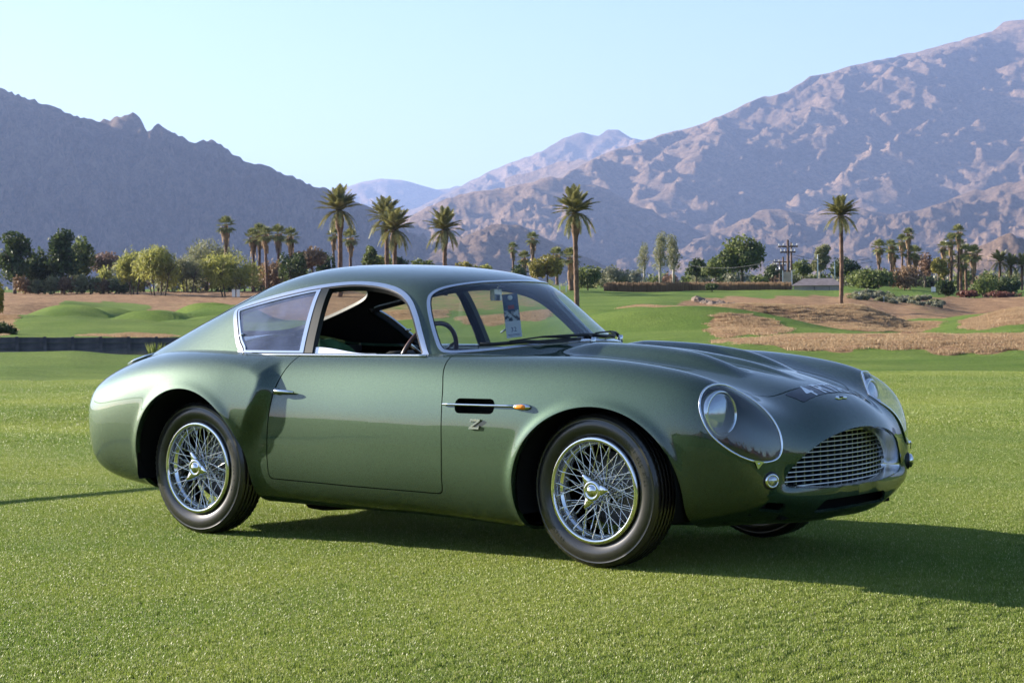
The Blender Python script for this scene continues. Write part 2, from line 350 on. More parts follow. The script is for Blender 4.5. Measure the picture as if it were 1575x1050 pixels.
# ------------------------------------------------------------------ pond and timber retaining wall
M_water = mat('pond_water', (.012, .018, .02), .06, spec=.5)
a = [place(-260, 53), place(330, 53), place(330, 65.6), place(-260, 65.6)]
wz = -.10
pw = mobj('pond_water', [(p.x, p.y, wz) for p in a], [(0, 1, 2, 3)], M_water, None, False); tag(pw, kind='structure')
M_timber = mixed(mat('weathered_timber', (.10, .09, .085), .85), (.055, .052, .055), (.16, .14, .13), 2.5, 6, bump=.5, bscale=14, dist=.02)
wall = empty('retaining_wall', place(100, 65.3)); tag(wall, 'weathered timber retaining wall of planks and posts along the far side of the pond', 'wall')
wall_inv = Matrix.Translation(-wall.location)
us = np.arange(-60, 395, 43.0)
plank_me = None
for k, u in enumerate(us):
    p0, p1 = place(u, 65.2), place(u+43, 65.2); d = (p1-p0); L_ = d.length; ang = math.atan2(d.y, d.x)
    zt = elev_z(u, 518.5, 65.2)
    if plank_me is None:
        b = MB(); b.box((0, 0, 0), (L_*.49, .03, .085)); plank_me = mesh_data('plank', b.V, b.F, M_timber, False)
        b = MB(); b.box((0, 0, 0), (.05, .06, .31)); post_me = mesh_data('post', b.V, b.F, M_timber, False)
    for j in range(3):
        c = (p0+p1)/2+Vector((0, 0, zt-.10-j*.178))
        c += Vector((math.sin(ang), -math.cos(ang), 0))*.012*((k*7+j*3) % 4)
        o = inst('plank', plank_me, wall); o.matrix_basis = wall_inv @ Matrix.Translation(c) @ Matrix.Rotation(ang, 4, 'Z')
    o = inst('post', post_me, wall); o.matrix_basis = wall_inv @ Matrix.Translation(p0+Vector((math.sin(ang)*.07, -math.cos(ang)*.07, zt-.29))) @ Matrix.Rotation(ang, 4, 'Z')

# ------------------------------------------------------------------ mountains
def mountain_material(name, lo, hi):
    m = mixed(mat(name, lo, .95, spec=.1), lo, hi, .0016, 9, .35, .65, coord='Object'); n, l, p = nodes(m)
    tc = n.new('ShaderNodeTexCoord')
    t2 = n.new('ShaderNodeTexNoise'); t2.inputs['Scale'].default_value = .012; t2.inputs['Detail'].default_value = 10; t2.inputs['Roughness'].default_value = .75
    l.new(tc.outputs['Object'], t2.inputs['Vector'])
    src = p.inputs['Base Color'].links[0].from_socket
    t3 = n.new('ShaderNodeTexNoise'); t3.inputs['Scale'].default_value = .03; t3.inputs['Detail'].default_value = 8; t3.inputs['Roughness'].default_value = .85; l.new(tc.outputs['Object'], t3.inputs['Vector'])
    mr = n.new('ShaderNodeMapRange'); mr.inputs['From Min'].default_value = .38; mr.inputs['From Max'].default_value = .6; mr.inputs['To Min'].default_value = .45; mr.inputs['To Max'].default_value = 1.2; l.new(t3.outputs['Fac'], mr.inputs['Value'])
    mu = n.new('ShaderNodeVectorMath'); mu.operation = 'SCALE'; l.new(src, mu.inputs[0]); l.new(mr.outputs[0], mu.inputs['Scale']); l.new(mu.outputs[0], p.inputs['Base Color'])
    b = n.new('ShaderNodeBump'); b.inputs['Strength'].default_value = 1.0; b.inputs['Distance'].default_value = 40
    l.new(t2.outputs['Fac'], b.inputs['Height']); l.new(b.outputs[0], p.inputs['Normal'])
    return m
M_rock = mountain_material('desert_rock', (.14, .095, .065), (.30, .20, .135))
def fbm_r(X, Y, oct=6, H=.55, seed=0., ridged=True):
    out = np.empty(X.size); xs, ys = X.ravel(), Y.ravel()
    nz = mnoise.noise
    amp = 1.0; tot = 0; acc = np.zeros(X.size); w = np.ones(X.size); f = 1.0
    for o in range(oct):
        v = np.fromiter((nz((a*f+seed, b*f-seed, 7.3*o)) for a, b in zip(xs, ys)), float, X.size)
        if ridged:
            v = 1-np.abs(v)*2.0; v = v*v; v = v*w; w = np.clip(v*1.6, 0, 1)
        acc += v*amp; tot += amp; amp *= H; f *= 2.03
    return (acc/tot).reshape(X.shape)
def mountain(name, crest, Dc, Df, spacing, amp, nt=260, ns=90, seed=1., drift=20, k=.55, mat_=None, prof=1.0, sub=.24):
    """crest: image columns and rows of the skyline, Dc its distance, Df the distance of the foot; spurs leave the crest
    every `spacing` metres, wander down towards the foot and carry side spurs"""
    u = np.linspace(crest[0][0], crest[-1][0], nt)
    v = np.interp(u, [c[0] for c in crest], [c[1] for c in crest])
    ang = 2.2414-np.arctan((u-787.5)/3083.8); cosf = np.cos(np.arctan((u-787.5)/3083.8))
    zc = 1.07+(horizon(u)-v)/3083.8*Dc*cosf
    cx, cy = VX+Dc*np.cos(ang), VY+Dc*np.sin(ang)
    r = np.random.RandomState(int(seed*10)); run = Dc-Df
    segs = []
    def add(P0, z0, P1, z1): segs.append((P0[0], P0[1], z0, P1[0], P1[1], z1))
    step = max(1, nt//90)
    for i in range(0, nt-step, step): add((cx[i], cy[i]), zc[i], (cx[i+step], cy[i+step]), zc[i+step])
    arc = np.r_[0, np.cumsum(np.hypot(np.diff(cx), np.diff(cy)))]
    t = arc[0]+spacing*.3
    while t < arc[-1]:
        i = int(np.searchsorted(arc, t)); i = min(i, nt-1)
        d0 = ang[i]+math.pi+R_(-drift+r.uniform(-14, 14))          # towards the viewer, leaning to the left of the view
        L = run*r.uniform(.75, 1.08); n = 9; P = np.array([cx[i], cy[i]]); z = zc[i]; sgn = 1
        zz = [zc[i]*((1-q)**prof)*(1 if q in (0, 1) else r.uniform(.93, 1.09)) for q in np.linspace(0, 1, n+1)]
        zz = np.minimum.accumulate(zz); mean = d0
        for j in range(n):
            mean += R_(r.uniform(-13, 13)); mean = d0+(mean-d0)*.8
            Q = P+np.array([math.cos(mean), math.sin(mean)])*L/n
            add(P, zz[j], Q, zz[j+1])
            for m in range(2 if j < 5 else 1):
                f = r.rand(); B = P+(Q-P)*f; zb = zz[j]*(1-f)+zz[j+1]*f; sgn = -sgn
                sd = mean+sgn*R_(r.uniform(30, 48)); sl = L*sub*r.uniform(.5, 1.3); E = B+np.array([math.cos(sd), math.sin(sd)])*sl*.5
                zm = zb-sl*.5*k*r.uniform(.45, .75); sd2 = sd-sgn*R_(r.uniform(5, 30)); E2 = E+np.array([math.cos(sd2), math.sin(sd2)])*sl*.5
                add(B, zb-3, E, zm); add(E, zm, E2, zm-sl*.5*k*.7)
            P = Q
        t += spacing*r.uniform(.6, 1.4)
    s = np.r_[-np.array([1, .6, .3, .12, .04]), np.linspace(0, 1, ns)**1.0]
    S, U = np.meshgrid(s, u, indexing='ij'); ANG = np.broadcast_to(ang, S.shape)
    Dd = np.where(S >= 0, Dc-run*1.12*np.clip(S, 0, 1), Dc-S*run*.8)
    X, Y = VX+Dd*np.cos(ANG), VY+Dd*np.sin(ANG)
    wf = spacing*.28
    qx = fbm_r(X/wf, Y/wf, 4, .55, seed+2, False); qy = fbm_r(X/wf+31, Y/wf-17, 4, .55, seed+4, False)
    wgt = np.clip(np.abs(S)*8, 0, 1)
    Xw, Yw = (X+qx*wf*.45*wgt).ravel(), (Y+qy*wf*.45*wgt).ravel()
    Z = np.full(Xw.size, -1e3); rr = spacing*.03
    for x0, y0, z0, x1, y1, z1 in segs:
        ex, ey = x1-x0, y1-y0; LL = ex*ex+ey*ey+1e-6; reach = max(z0, z1)/k+50
        mk = (Xw > min(x0, x1)-reach) & (Xw < max(x0, x1)+reach) & (Yw > min(y0, y1)-reach) & (Yw < max(y0, y1)+reach)
        px, py = Xw[mk]-x0, Yw[mk]-y0
        tt = np.clip((px*ex+py*ey)/LL, 0, 1); d = np.hypot(px-tt*ex, py-tt*ey)
        Z[mk] = np.maximum(Z[mk], z0+(z1-z0)*tt-k*(np.sqrt(d*d+rr*rr)-rr))
    Z = Z.reshape(S.shape)
    n2 = fbm_r(X/(spacing*.22), Y/(spacing*.22), 6, .62, seed+5)
    Z = Z+(n2-.5)*amp*wgt*np.clip(Z/200+.2, 0, 1)
    Z = np.where(S == 0, zc[None, :], Z)
    cap = 1.07+(zc-1.07)*Dd/Dc
    Z = np.where(S > 0, np.minimum(Z, cap-.0015*(Dc-Dd)), Z)
    fan = 26*np.clip(1-np.abs(S-.85)*1.3, 0, 1)*fbm_r(X/900, Y/900, 3, .5, seed+8, False)+8*(1-S)
    Z = np.maximum(Z, np.where(S > 0, fan-6, -20))
    V = np.stack([X, Y, Z], -1).reshape(-1, 3); n, m = S.shape
    I = np.arange(n*m).reshape(n, m)
    F = np.stack([I[:-1, :-1], I[:-1, 1:], I[1:, 1:], I[1:, :-1]], -1).reshape(-1, 4)
    o = mobj(name, V, F, mat_ or M_rock, None, True); tag(o, kind='structure'); return o
def jag(pts, amp, step=7, seed=0):
    r = random.Random(seed); out = []
    for (a, va), (b, vb) in zip(pts[:-1], pts[1:]):
        n = max(1, int((b-a)/step))
        for k in range(n):
            t = k/n; out.append((a+(b-a)*t, va+(vb-va)*t+(r.uniform(-amp, amp) if k else 0)))
    return out+[pts[-1]]
LEFT = [(-900, 330), (-600, 200), (-300, 120), (-120, 105), (0, 131), (20, 143), (45, 150), (85, 163), (120, 180), (150, 185), (175, 187), (185, 179), (197, 178), (210, 173), (222, 183), (231, 203), (238, 201), (249, 190), (256, 196), (275, 205), (290, 213), (305, 221), (318, 215), (335, 217), (350, 228), (368, 240), (385, 250), (402, 252), (425, 260), (450, 270), (475, 284), (500, 288), (530, 300), (570, 318), (610, 342), (660, 375), (720, 410), (760, 425)]
FAR = [(380, 330), (470, 296), (515, 292), (540, 287), (560, 280), (590, 275), (620, 277), (650, 285), (675, 292), (695, 290), (705, 286), (730, 290), (800, 300), (900, 330)]
MID = [(600, 350), (660, 315), (700, 296), (720, 282), (760, 262), (790, 250), (830, 237), (870, 213), (900, 204), (925, 210), (938, 200), (955, 200), (975, 213), (995, 217), (1040, 222), (1100, 235), (1200, 260)]
BIG = [(780, 345), (840, 296), (880, 262), (930, 238), (995, 216), (1030, 205), (1065, 197), (1110, 180), (1170, 152), (1215, 142), (1250, 118), (1270, 115), (1310, 103), (1360, 93), (1420, 80), (1470, 66), (1510, 55), (1530, 50), (1548, 35), (1575, 32), (1640, 20), (1750, 30), (1900, 60), (2200, 160), (2500, 300)]
SPUR = [(560, 375), (620, 345), (660, 318), (690, 305), (740, 294), (780, 290), (815, 282), (835, 275), (850, 272), (870, 274), (900, 285), (925, 287), (940, 292), (970, 312), (1010, 335), (1070, 365), (1150, 400)]
LOW = [(620, 425), (680, 385), (720, 362), (760, 345), (800, 346), (850, 372), (900, 400), (960, 425)]
FOOT = [(950, 400), (1040, 385), (1120, 350), (1180, 322), (1240, 330), (1300, 318), (1370, 330), (1420, 322), (1480, 300), (1540, 285), (1600, 270), (1750, 262), (1900, 300)]
KNOB = [(1420, 420), (1460, 398), (1500, 384), (1530, 370), (1556, 358), (1562, 362), (1580, 385), (1620, 390), (1700, 380)]
ranges = [('mountain_range', jag(LEFT, 3.2, 5, 1), 4600, 3000, 300, 95, dict(nt=620, ns=150, seed=1.3, drift=40, k=.50, prof=.9)),
 ('mountain_range', jag(FAR, 1, 12, 2), 15500, 12500, 900, 160, dict(nt=130, ns=50, seed=2.1)),
 ('mountain_range', jag(MID, 1.2, 10, 3), 12500, 9000, 800, 80, dict(nt=240, ns=90, seed=3.7, drift=30, k=.45)),
 ('mountain_range', jag(BIG, 1.5, 9, 4), 9200, 4700, 640, 45, dict(nt=620, ns=260, seed=4.2, drift=40, k=.47, prof=1.05, sub=.34)),
 ('foothills', jag(FOOT, 3, 12, 8), 5600, 4200, 330, 34, dict(nt=420, ns=110, seed=8.8, drift=30, k=.42, sub=.3)),
 ('foothills', jag(SPUR, 2, 10, 5), 6000, 4500, 400, 45, dict(nt=300, ns=100, seed=5.9, drift=28, k=.48)),
 ('foothills', jag(LOW, 1, 12, 6), 3700, 3200, 170, 24, dict(nt=110, ns=40, seed=6.4, k=.5)),
 ('foothills', jag(KNOB, 2, 8, 7), 2500, 2150, 110, 14, dict(nt=110, ns=50, seed=7.7, k=.5))]
if 'nomount' not in DEV:
    for nm, cr, dc, df, sp, am, kw in ranges: mountain(nm, cr, dc, df, sp, am, **kw)
    # range behind the viewer, seen in the paintwork
    def back_range():
        a = np.linspace(R_(-100), R_(62), 150); D = 5000
        nz = fbm_r(a*3.2, a*0+3, 5, .55, 9., True)
        h = 700*nz+120
        V = []; 
        for i, (t, hh) in enumerate(zip(a, h)):
            for k, (f, hz) in enumerate(((.62, 0), (.75, .28), (.88, .7), (1, 1), (1.2, 0))):
                w = .85+.3*mnoise.noise((t*30, k*1.7, 2))
                V.append((VX+D*f*math.cos(t), VY+D*f*math.sin(t), hh*hz*w-2))
        F = [(i*5+k, (i+1)*5+k, (i+1)*5+k+1, i*5+k+1) for i in range(len(a)-1) for k in range(4)]
        tag(mobj('mountain_range', V, F, M_rock, None, True), kind='structure')
    back_range()

# ------------------------------------------------------------------ haze
if 'nohaze' not in DEV:
    m = bpy.data.materials.new('haze'); m.use_nodes = True; n, l = m.node_tree.nodes, m.node_tree.links
    n.remove(n['Principled BSDF']); pv = n.new('ShaderNodeVolumePrincipled')
    pv.inputs['Color'].default_value = (.40, .55, 1.0, 1); pv.inputs['Density'].default_value = 5.8e-5; pv.inputs['Anisotropy'].default_value = .2
    l.new(pv.outputs[0], n['Material Output'].inputs['Volume'])
    b = MB(); b.box((0, 0, 0), (1, 1, 1))
    hz = b.build('haze', m); hz.scale = (17000, 17000, 1010); hz.location = (-8000, 6000, 980); tag(hz, 'pale blue haze over the valley and the mountains', None, None, 'stuff')

# ------------------------------------------------------------------ the car's surfaces
def bspl_basis(x, kn, k=3):
    x = np.asarray(x, float); n = len(kn)-k-1
    xe = np.clip(x, kn[k], kn[n]-1e-9)
    B = np.zeros((len(x), len(kn)-1))
    for i in range(len(kn)-1): B[:, i] = (xe >= kn[i]) & (xe < kn[i+1])
    for d in range(1, k+1):
        Bn = np.zeros((len(x), len(kn)-1-d))
        for i in range(len(kn)-1-d):
            a = kn[i+d]-kn[i]; b = kn[i+d+1]-kn[i+1]
            if a > 0: Bn[:, i] += (xe-kn[i])/a*B[:, i]
            if b > 0: Bn[:, i] += (kn[i+d+1]-xe)/b*B[:, i+1]
        B = Bn
    return B
def smoother(par, xe, lam):
    """matrix taking data at par to a fair cubic spline at xe"""
    par = np.asarray(par, float)
    kn = np.r_[[par[0]]*3, par, [par[-1]]*3]
    B = bspl_basis(par, kn); n = B.shape[1]
    g = np.array([kn[i+1:i+4].mean() for i in range(n)])
    D = np.zeros((n-2, n)); h = (par[-1]-par[0])/(len(par)-1)
    for i in range(n-2):
        a, b, c = g[i], g[i+1], g[i+2]
        D[i, i] = 2/((b-a)*(c-a)); D[i, i+1] = -2/((c-b)*(b-a)); D[i, i+2] = 2/((c-b)*(c-a))
    D *= h*h
    D3 = np.diff(D, axis=0)
    W = np.ones(len(par)); W[0] = W[-1] = 30
    M = np.linalg.solve(B.T@(W[:, None]*B)+lam*D3.T@D3+1e-7*D.T@D, B.T*W)
    return bspl_basis(xe, kn)@M
def net_surface(net, nu, nv_half, lam_u=0.02, lam_v=0.01, vdens=None):
    """net[stations][lines] of (x, y>=0, z); returns grid (nu, 2*nv+1, 3): v<0 is the near side (y<0)"""
    N = np.array(net, float)
    mir = N[:, 1:][:, ::-1]*np.array([1, -1, 1])
    full = np.concatenate([mir, N], 1)
    du = np.linalg.norm(np.diff(full, axis=0), axis=2); du = np.sqrt((du**2).mean(1))
    u = np.r_[0, np.cumsum(du)]
    dv = np.linalg.norm(np.diff(full, axis=1), axis=2); dv = dv[2:-2].mean(0); dv = (dv+dv[::-1])/2
    v = np.r_[0, np.cumsum(dv)]
    ue = np.linspace(0, u[-1], nu)
    ve = np.linspace(0, v[-1], 2*nv_half+1)
    A = smoother(u, ue, lam_u); Bm = smoother(v, ve, lam_v)
    S = np.einsum('ia,abk,jb->ijk', A, full, Bm)
    return S
def grid_normals(S):
    du = np.gradient(S, axis=0); dv = np.gradient(S, axis=1)
    n = np.cross(du, dv); l = np.linalg.norm(n, axis=2, keepdims=True)
    return n/np.maximum(l, 1e-12)
class Patch:
    def __init__(s, V, N, F): s.V, s.N, s.F = V, N, F
    @staticmethod
    def grid(S, flip=False):
        nu, nv, _ = S.shape
        N = grid_normals(S)
        if flip: N = -N
        I = np.arange(nu*nv).reshape(nu, nv)
        a, b, c, d = I[:-1, :-1].ravel(), I[1:, :-1].ravel(), I[1:, 1:].ravel(), I[:-1, 1:].ravel()
        F = np.concatenate([np.stack([a, b, c], 1), np.stack([a, c, d], 1)])
        if flip: F = F[:, ::-1]
        return Patch(S.reshape(-1, 3), N.reshape(-1, 3), F)
    def compact(s):
        us, inv = np.unique(s.F, return_inverse=True)
        return Patch(s.V[us], s.N[us], inv.reshape(-1, 3))
    def clip(s, f):
        """split where the scalar f (one per vertex) is 0 -> (part with f<0, part with f>=0)"""
        f = np.where(np.abs(f) < 1e-6, 1e-6, f)
        V, N, F = s.V, s.N, s.F
        neg = f < 0
        c = neg[F].sum(1)
        keep_in, keep_out = F[c == 3], F[c == 0]
        ins, outs = [keep_in], [keep_out]
        nV, nN = [V], [N]; base = len(V)
        ek = {}
        for cnt in (1, 2):
            T = F[c == cnt]
            if not len(T): continue
            lone = (neg[T] if cnt == 1 else ~neg[T])
            k = lone.argmax(1)
            T = np.stack([T[np.arange(len(T)), (k+j) % 3] for j in range(3)], 1)
            a, b, d = T.T
            def cut(p, q):
                lo, hi = np.minimum(p, q), np.maximum(p, q)
                return lo, hi
            E1 = np.stack(cut(a, b), 1); E2 = np.stack(cut(a, d), 1)
            ek[cnt] = (T, E1, E2)
        if ek:
            allE = np.concatenate([np.concatenate([x[1], x[2]]) for x in ek.values()])
            key = allE[:, 0].astype(np.int64)*(len(V)+1)+allE[:, 1]
            uk, idx, inv = np.unique(key, return_index=True, return_inverse=True)
            e = allE[idx]; t = f[e[:, 0]]/(f[e[:, 0]]-f[e[:, 1]])
            nv = V[e[:, 0]]*(1-t)[:, None]+V[e[:, 1]]*t[:, None]
            nn = N[e[:, 0]]*(1-t)[:, None]+N[e[:, 1]]*t[:, None]
            nn /= np.linalg.norm(nn, axis=1, keepdims=True)+1e-12
            nV.append(nv); nN.append(nn)
            o = 0
            for cnt, (T, E1, E2) in ek.items():
                m = len(T); i1 = inv[o:o+m]+base; i2 = inv[o+m:o+2*m]+base; o += 2*m
                a, b, d = T.T
                lone = np.stack([a, i1, i2], 1)
                rest = np.concatenate([np.stack([i1, b, d], 1), np.stack([i1, d, i2], 1)])
                if cnt == 1: ins.append(lone); outs.append(rest)
                else: outs.append(lone); ins.append(rest)
        V2 = np.concatenate(nV); N2 = np.concatenate(nN)
        return Patch(V2, N2, np.concatenate(ins)).compact(), Patch(V2, N2, np.concatenate(outs)).compact()
    def boundary(s):
        E = np.concatenate([s.F[:, [0, 1]], s.F[:, [1, 2]], s.F[:, [2, 0]]])
        lo, hi = E.min(1), E.max(1)
        key = lo.astype(np.int64)*(len(s.V)+1)+hi
        uk, idx, cnt = np.unique(key, return_index=True, return_counts=True)
        return E[idx[cnt == 1]]
    def loops(s, minlen=8):
        B = s.boundary(); nxt = {}
        for a, b in B.tolist(): nxt.setdefault(a, []).append(b)
        out = []
        while nxt:
            a = next(iter(nxt)); L = [a]
            while True:
                c = nxt.get(L[-1])
                if not c: nxt.pop(L[-1], None); break
                b = c.pop()
                if not c: nxt.pop(L[-1], None)
                if b == L[0]: break
                L.append(b)
            if len(L) >= minlen: out.append(L)
        return out
    def flange(s, depth, direction=None, sel=None):
        """turned-in edge along the open boundary -> Patch"""
        B = s.boundary()
        if sel is not None:
            ok = sel(s.V[B].mean(1)); B = B[ok]
        us, inv = np.unique(B, return_inverse=True); inv = inv.reshape(-1, 2)
        P = s.V[us]; Nn = s.N[us]
        t = s.V[B[:, 1]]-s.V[B[:, 0]]
        con = np.zeros_like(P)
        for k in (0, 1): np.add.at(con, inv[:, k], t)
        con = np.cross(con, Nn); con /= np.linalg.norm(con, axis=1, keepdims=True)+1e-12
        dvec = -Nn if direction is None else direction(P, Nn)
        n = len(P)
        V = np.concatenate([P, P+dvec*depth]); N2 = np.concatenate([con, con])
        a, b = inv[:, 0], inv[:, 1]
        F = np.concatenate([np.stack([b, a, a+n], 1), np.stack([b, a+n, b+n], 1)])
        return Patch(V, N2, F)
    def join(s, o):
        return Patch(np.concatenate([s.V, o.V]), np.concatenate([s.N, o.N]), np.concatenate([s.F, o.F+len(s.V)]))
    def offset(s, d, flip=False):
        return Patch(s.V+s.N*d, -s.N if flip else s.N, s.F[:, ::-1] if flip else s.F)
    def obj(s, name, m, parent=None):
        return mobj(name, s.V, s.F, m, parent, True, s.N)
def sm(x, a, b):
    t = np.clip((x-a)/(b-a), 0, 1); return t*t*(3-2*t)
def closed_curve(P, n=160, kind='spline'):
    """dense closed curve through the points (Catmull-Rom)"""
    P = np.array(P, float); m = len(P); out = []
    if kind == 'poly': return P
    per = max(2, n//m)
    for i in range(m):
        p0, p1, p2, p3 = P[i-1], P[i], P[(i+1) % m], P[(i+2) % m]
        for t in np.linspace(0, 1, per, endpoint=False):
            out.append(.5*((2*p1)+(-p0+p2)*t+(2*p0-5*p1+4*p2-p3)*t*t+(-p0+3*p1-3*p2+p3)*t**3))
    return np.array(out)
def round_poly(P, rad, seg=5):
    P = np.array(P, float); m = len(P); out = []
    if not hasattr(rad, '__len__'): rad = [rad]*m
    for i in range(m):
        a, p, b = P[i-1], P[i], P[(i+1) % m]
        la, lb = np.linalg.norm(a-p), np.linalg.norm(b-p)
        r = min(rad[i], la*.45, lb*.45)
        if r <= 0: out.append(p); continue
        s0, s1 = p+(a-p)/la*r, p+(b-p)/lb*r
        for t in np.linspace(0, 1, seg+1): out.append((1-t)**2*s0+2*t*(1-t)*p+t*t*s1)
    return np.array(out)
def sdf(P, C):
    """signed distance of 2-D points P to closed polygon C, negative inside"""
    P = np.asarray(P, float); C = np.asarray(C, float)
    lo, hi = C.min(0)-.25, C.max(0)+.25
    near = ((P >= lo) & (P <= hi)).all(1)
    out = np.full(len(P), .5)
    Q = P[near]
    d = np.full(len(Q), 1e9); ins = np.zeros(len(Q), bool)
    for i in range(len(C)):
        a, b = C[i], C[(i+1) % len(C)]; e = b-a; L = e@e
        if L < 1e-14: continue
        t = np.clip(((Q-a)@e)/L, 0, 1)
        w = Q-a-t[:, None]*e; d = np.minimum(d, (w*w).sum(1))
        cond = (a[1] > Q[:, 1]) != (b[1] > Q[:, 1])
        with np.errstate(divide='ignore', invalid='ignore'):
            xi = (b[0]-a[0])*(Q[:, 1]-a[1])/(b[1]-a[1])+a[0]
        ins ^= cond & (Q[:, 0] < xi)
    out[near] = np.sqrt(d)*np.where(ins, -1, 1)
    return out

def _sec(x, rows):  # a section across the car at one x
    return [(x, y, z) for y, z in rows]
BODY = [
 [(-3.43, 0, .53)]*13,
 [(-3.415, 0, .68), (-3.41, .18, .675), (-3.40, .28, .66), (-3.395, .33, .645), (-3.39, .37, .62), (-3.39, .395, .59), (-3.39, .41, .56), (-3.39, .41, .51), (-3.39, .39, .45), (-3.39, .35, .40), (-3.395, .28, .375), (-3.40, .15, .365), (-3.405, 0, .36)],
 [(-3.34, 0, .735), (-3.335, .2, .732), (-3.325, .34, .722), (-3.32, .44, .70), (-3.31, .51, .67), (-3.305, .56, .63), (-3.30, .585, .57), (-3.30, .59, .50), (-3.30, .575, .41), (-3.30, .535, .32), (-3.31, .44, .285), (-3.32, .25, .285), (-3.33, 0, .28)],
 _sec(-3.17, [(0, .80), (.2, .797), (.36, .788), (.47, .768), (.56, .735), (.635, .685), (.672, .61), (.682, .52), (.672, .40), (.635, .29), (.56, .245), (.3, .235), (0, .235)]),
 _sec(-2.97, [(0, .86), (.2, .855), (.38, .84), (.50, .82), (.60, .785), (.69, .735), (.735, .65), (.748, .55), (.73, .42), (.675, .28), (.61, .22), (.3, .21), (0, .21)]),
 _sec(-2.68, [(0, .92), (.25, .91), (.42, .885), (.54, .865), (.65, .845), (.75, .785), (.79, .70), (.805, .59), (.795, .45), (.76, .30), (.70, .215), (.4, .2), (0, .2)]),
 _sec(-2.36, [(0, .94), (.25, .92), (.42, .89), (.54, .875), (.65, .865), (.755, .815), (.80, .72), (.818, .60), (.812, .46), (.785, .30), (.73, .20), (.4, .19), (0, .19)]),
 _sec(-2.0, [(0, .90), (.25, .89), (.42, .875), (.54, .868), (.65, .86), (.735, .81), (.778, .72), (.80, .60), (.797, .46), (.775, .30), (.73, .205), (.4, .175), (0, .17)]),
 _sec(-1.6, [(0, .86), (.25, .86), (.42, .86), (.55, .86), (.655, .858), (.72, .80), (.762, .71), (.785, .60), (.783, .46), (.765, .30), (.725, .20), (.4, .165), (0, .16)]),
 _sec(-1.2, [(0, .86), (.25, .86), (.42, .86), (.55, .86), (.655, .857), (.72, .80), (.765, .70), (.787, .59), (.785, .46), (.765, .29), (.725, .195), (.4, .16), (0, .155)]),
 _sec(-.8, [(0, .865), (.25, .865), (.42, .86), (.55, .857), (.655, .856), (.725, .80), (.77, .70), (.792, .58), (.79, .45), (.77, .29), (.725, .188), (.4, .155), (0, .15)]),
 _sec(-.4, [(0, .865), (.22, .858), (.40, .842), (.52, .842), (.625, .856), (.72, .805), (.775, .70), (.797, .57), (.795, .44), (.775, .27), (.73, .165), (.4, .15), (0, .15)]),
 _sec(0, [(0, .845), (.22, .84), (.39, .805), (.51, .815), (.625, .852), (.72, .795), (.77, .69), (.797, .56), (.795, .43), (.77, .26), (.72, .165), (.4, .155), (0, .155)]),
 _sec(.3, [(0, .797), (.22, .792), (.385, .76), (.50, .774), (.615, .818), (.71, .76), (.755, .66), (.772, .54), (.768, .40), (.74, .25), (.69, .175), (.4, .165), (0, .165)]),
 [(.56, 0, .738), (.56, .2, .729), (.56, .37, .697), (.555, .49, .707), (.55, .605, .752), (.55, .688, .688), (.55, .722, .58), (.55, .726, .46), (.55, .705, .33), (.55, .665, .235), (.56, .60, .205), (.57, .3, .18), (.57, 0, .18)],
 [(.71, 0, .688), (.705, .2, .675), (.69, .36, .642), (.685, .485, .647), (.685, .60, .672), (.685, .655, .60), (.685, .675, .515), (.69, .672, .42), (.695, .645, .32), (.70, .59, .255), (.71, .50, .225), (.72, .28, .18), (.725, 0, .178)],
 [(.81, 0, .625), (.80, .19, .61), (.78, .345, .577), (.765, .455, .55), (.757, .535, .53), (.757, .568, .478), (.758, .578, .42), (.76, .575, .365), (.765, .545, .315), (.775, .47, .272), (.795, .33, .245), (.81, .17, .222), (.815, 0, .22)],
 [(.85, 0, .555), (.845, .17, .54), (.828, .31, .505), (.798, .405, .45), (.782, .45, .415), (.772, .476, .389), (.768, .487, .368), (.768, .487, .352), (.772, .468, .339), (.79, .40, .329), (.812, .27, .321), (.828, .13, .317), (.832, 0, .316)],
]
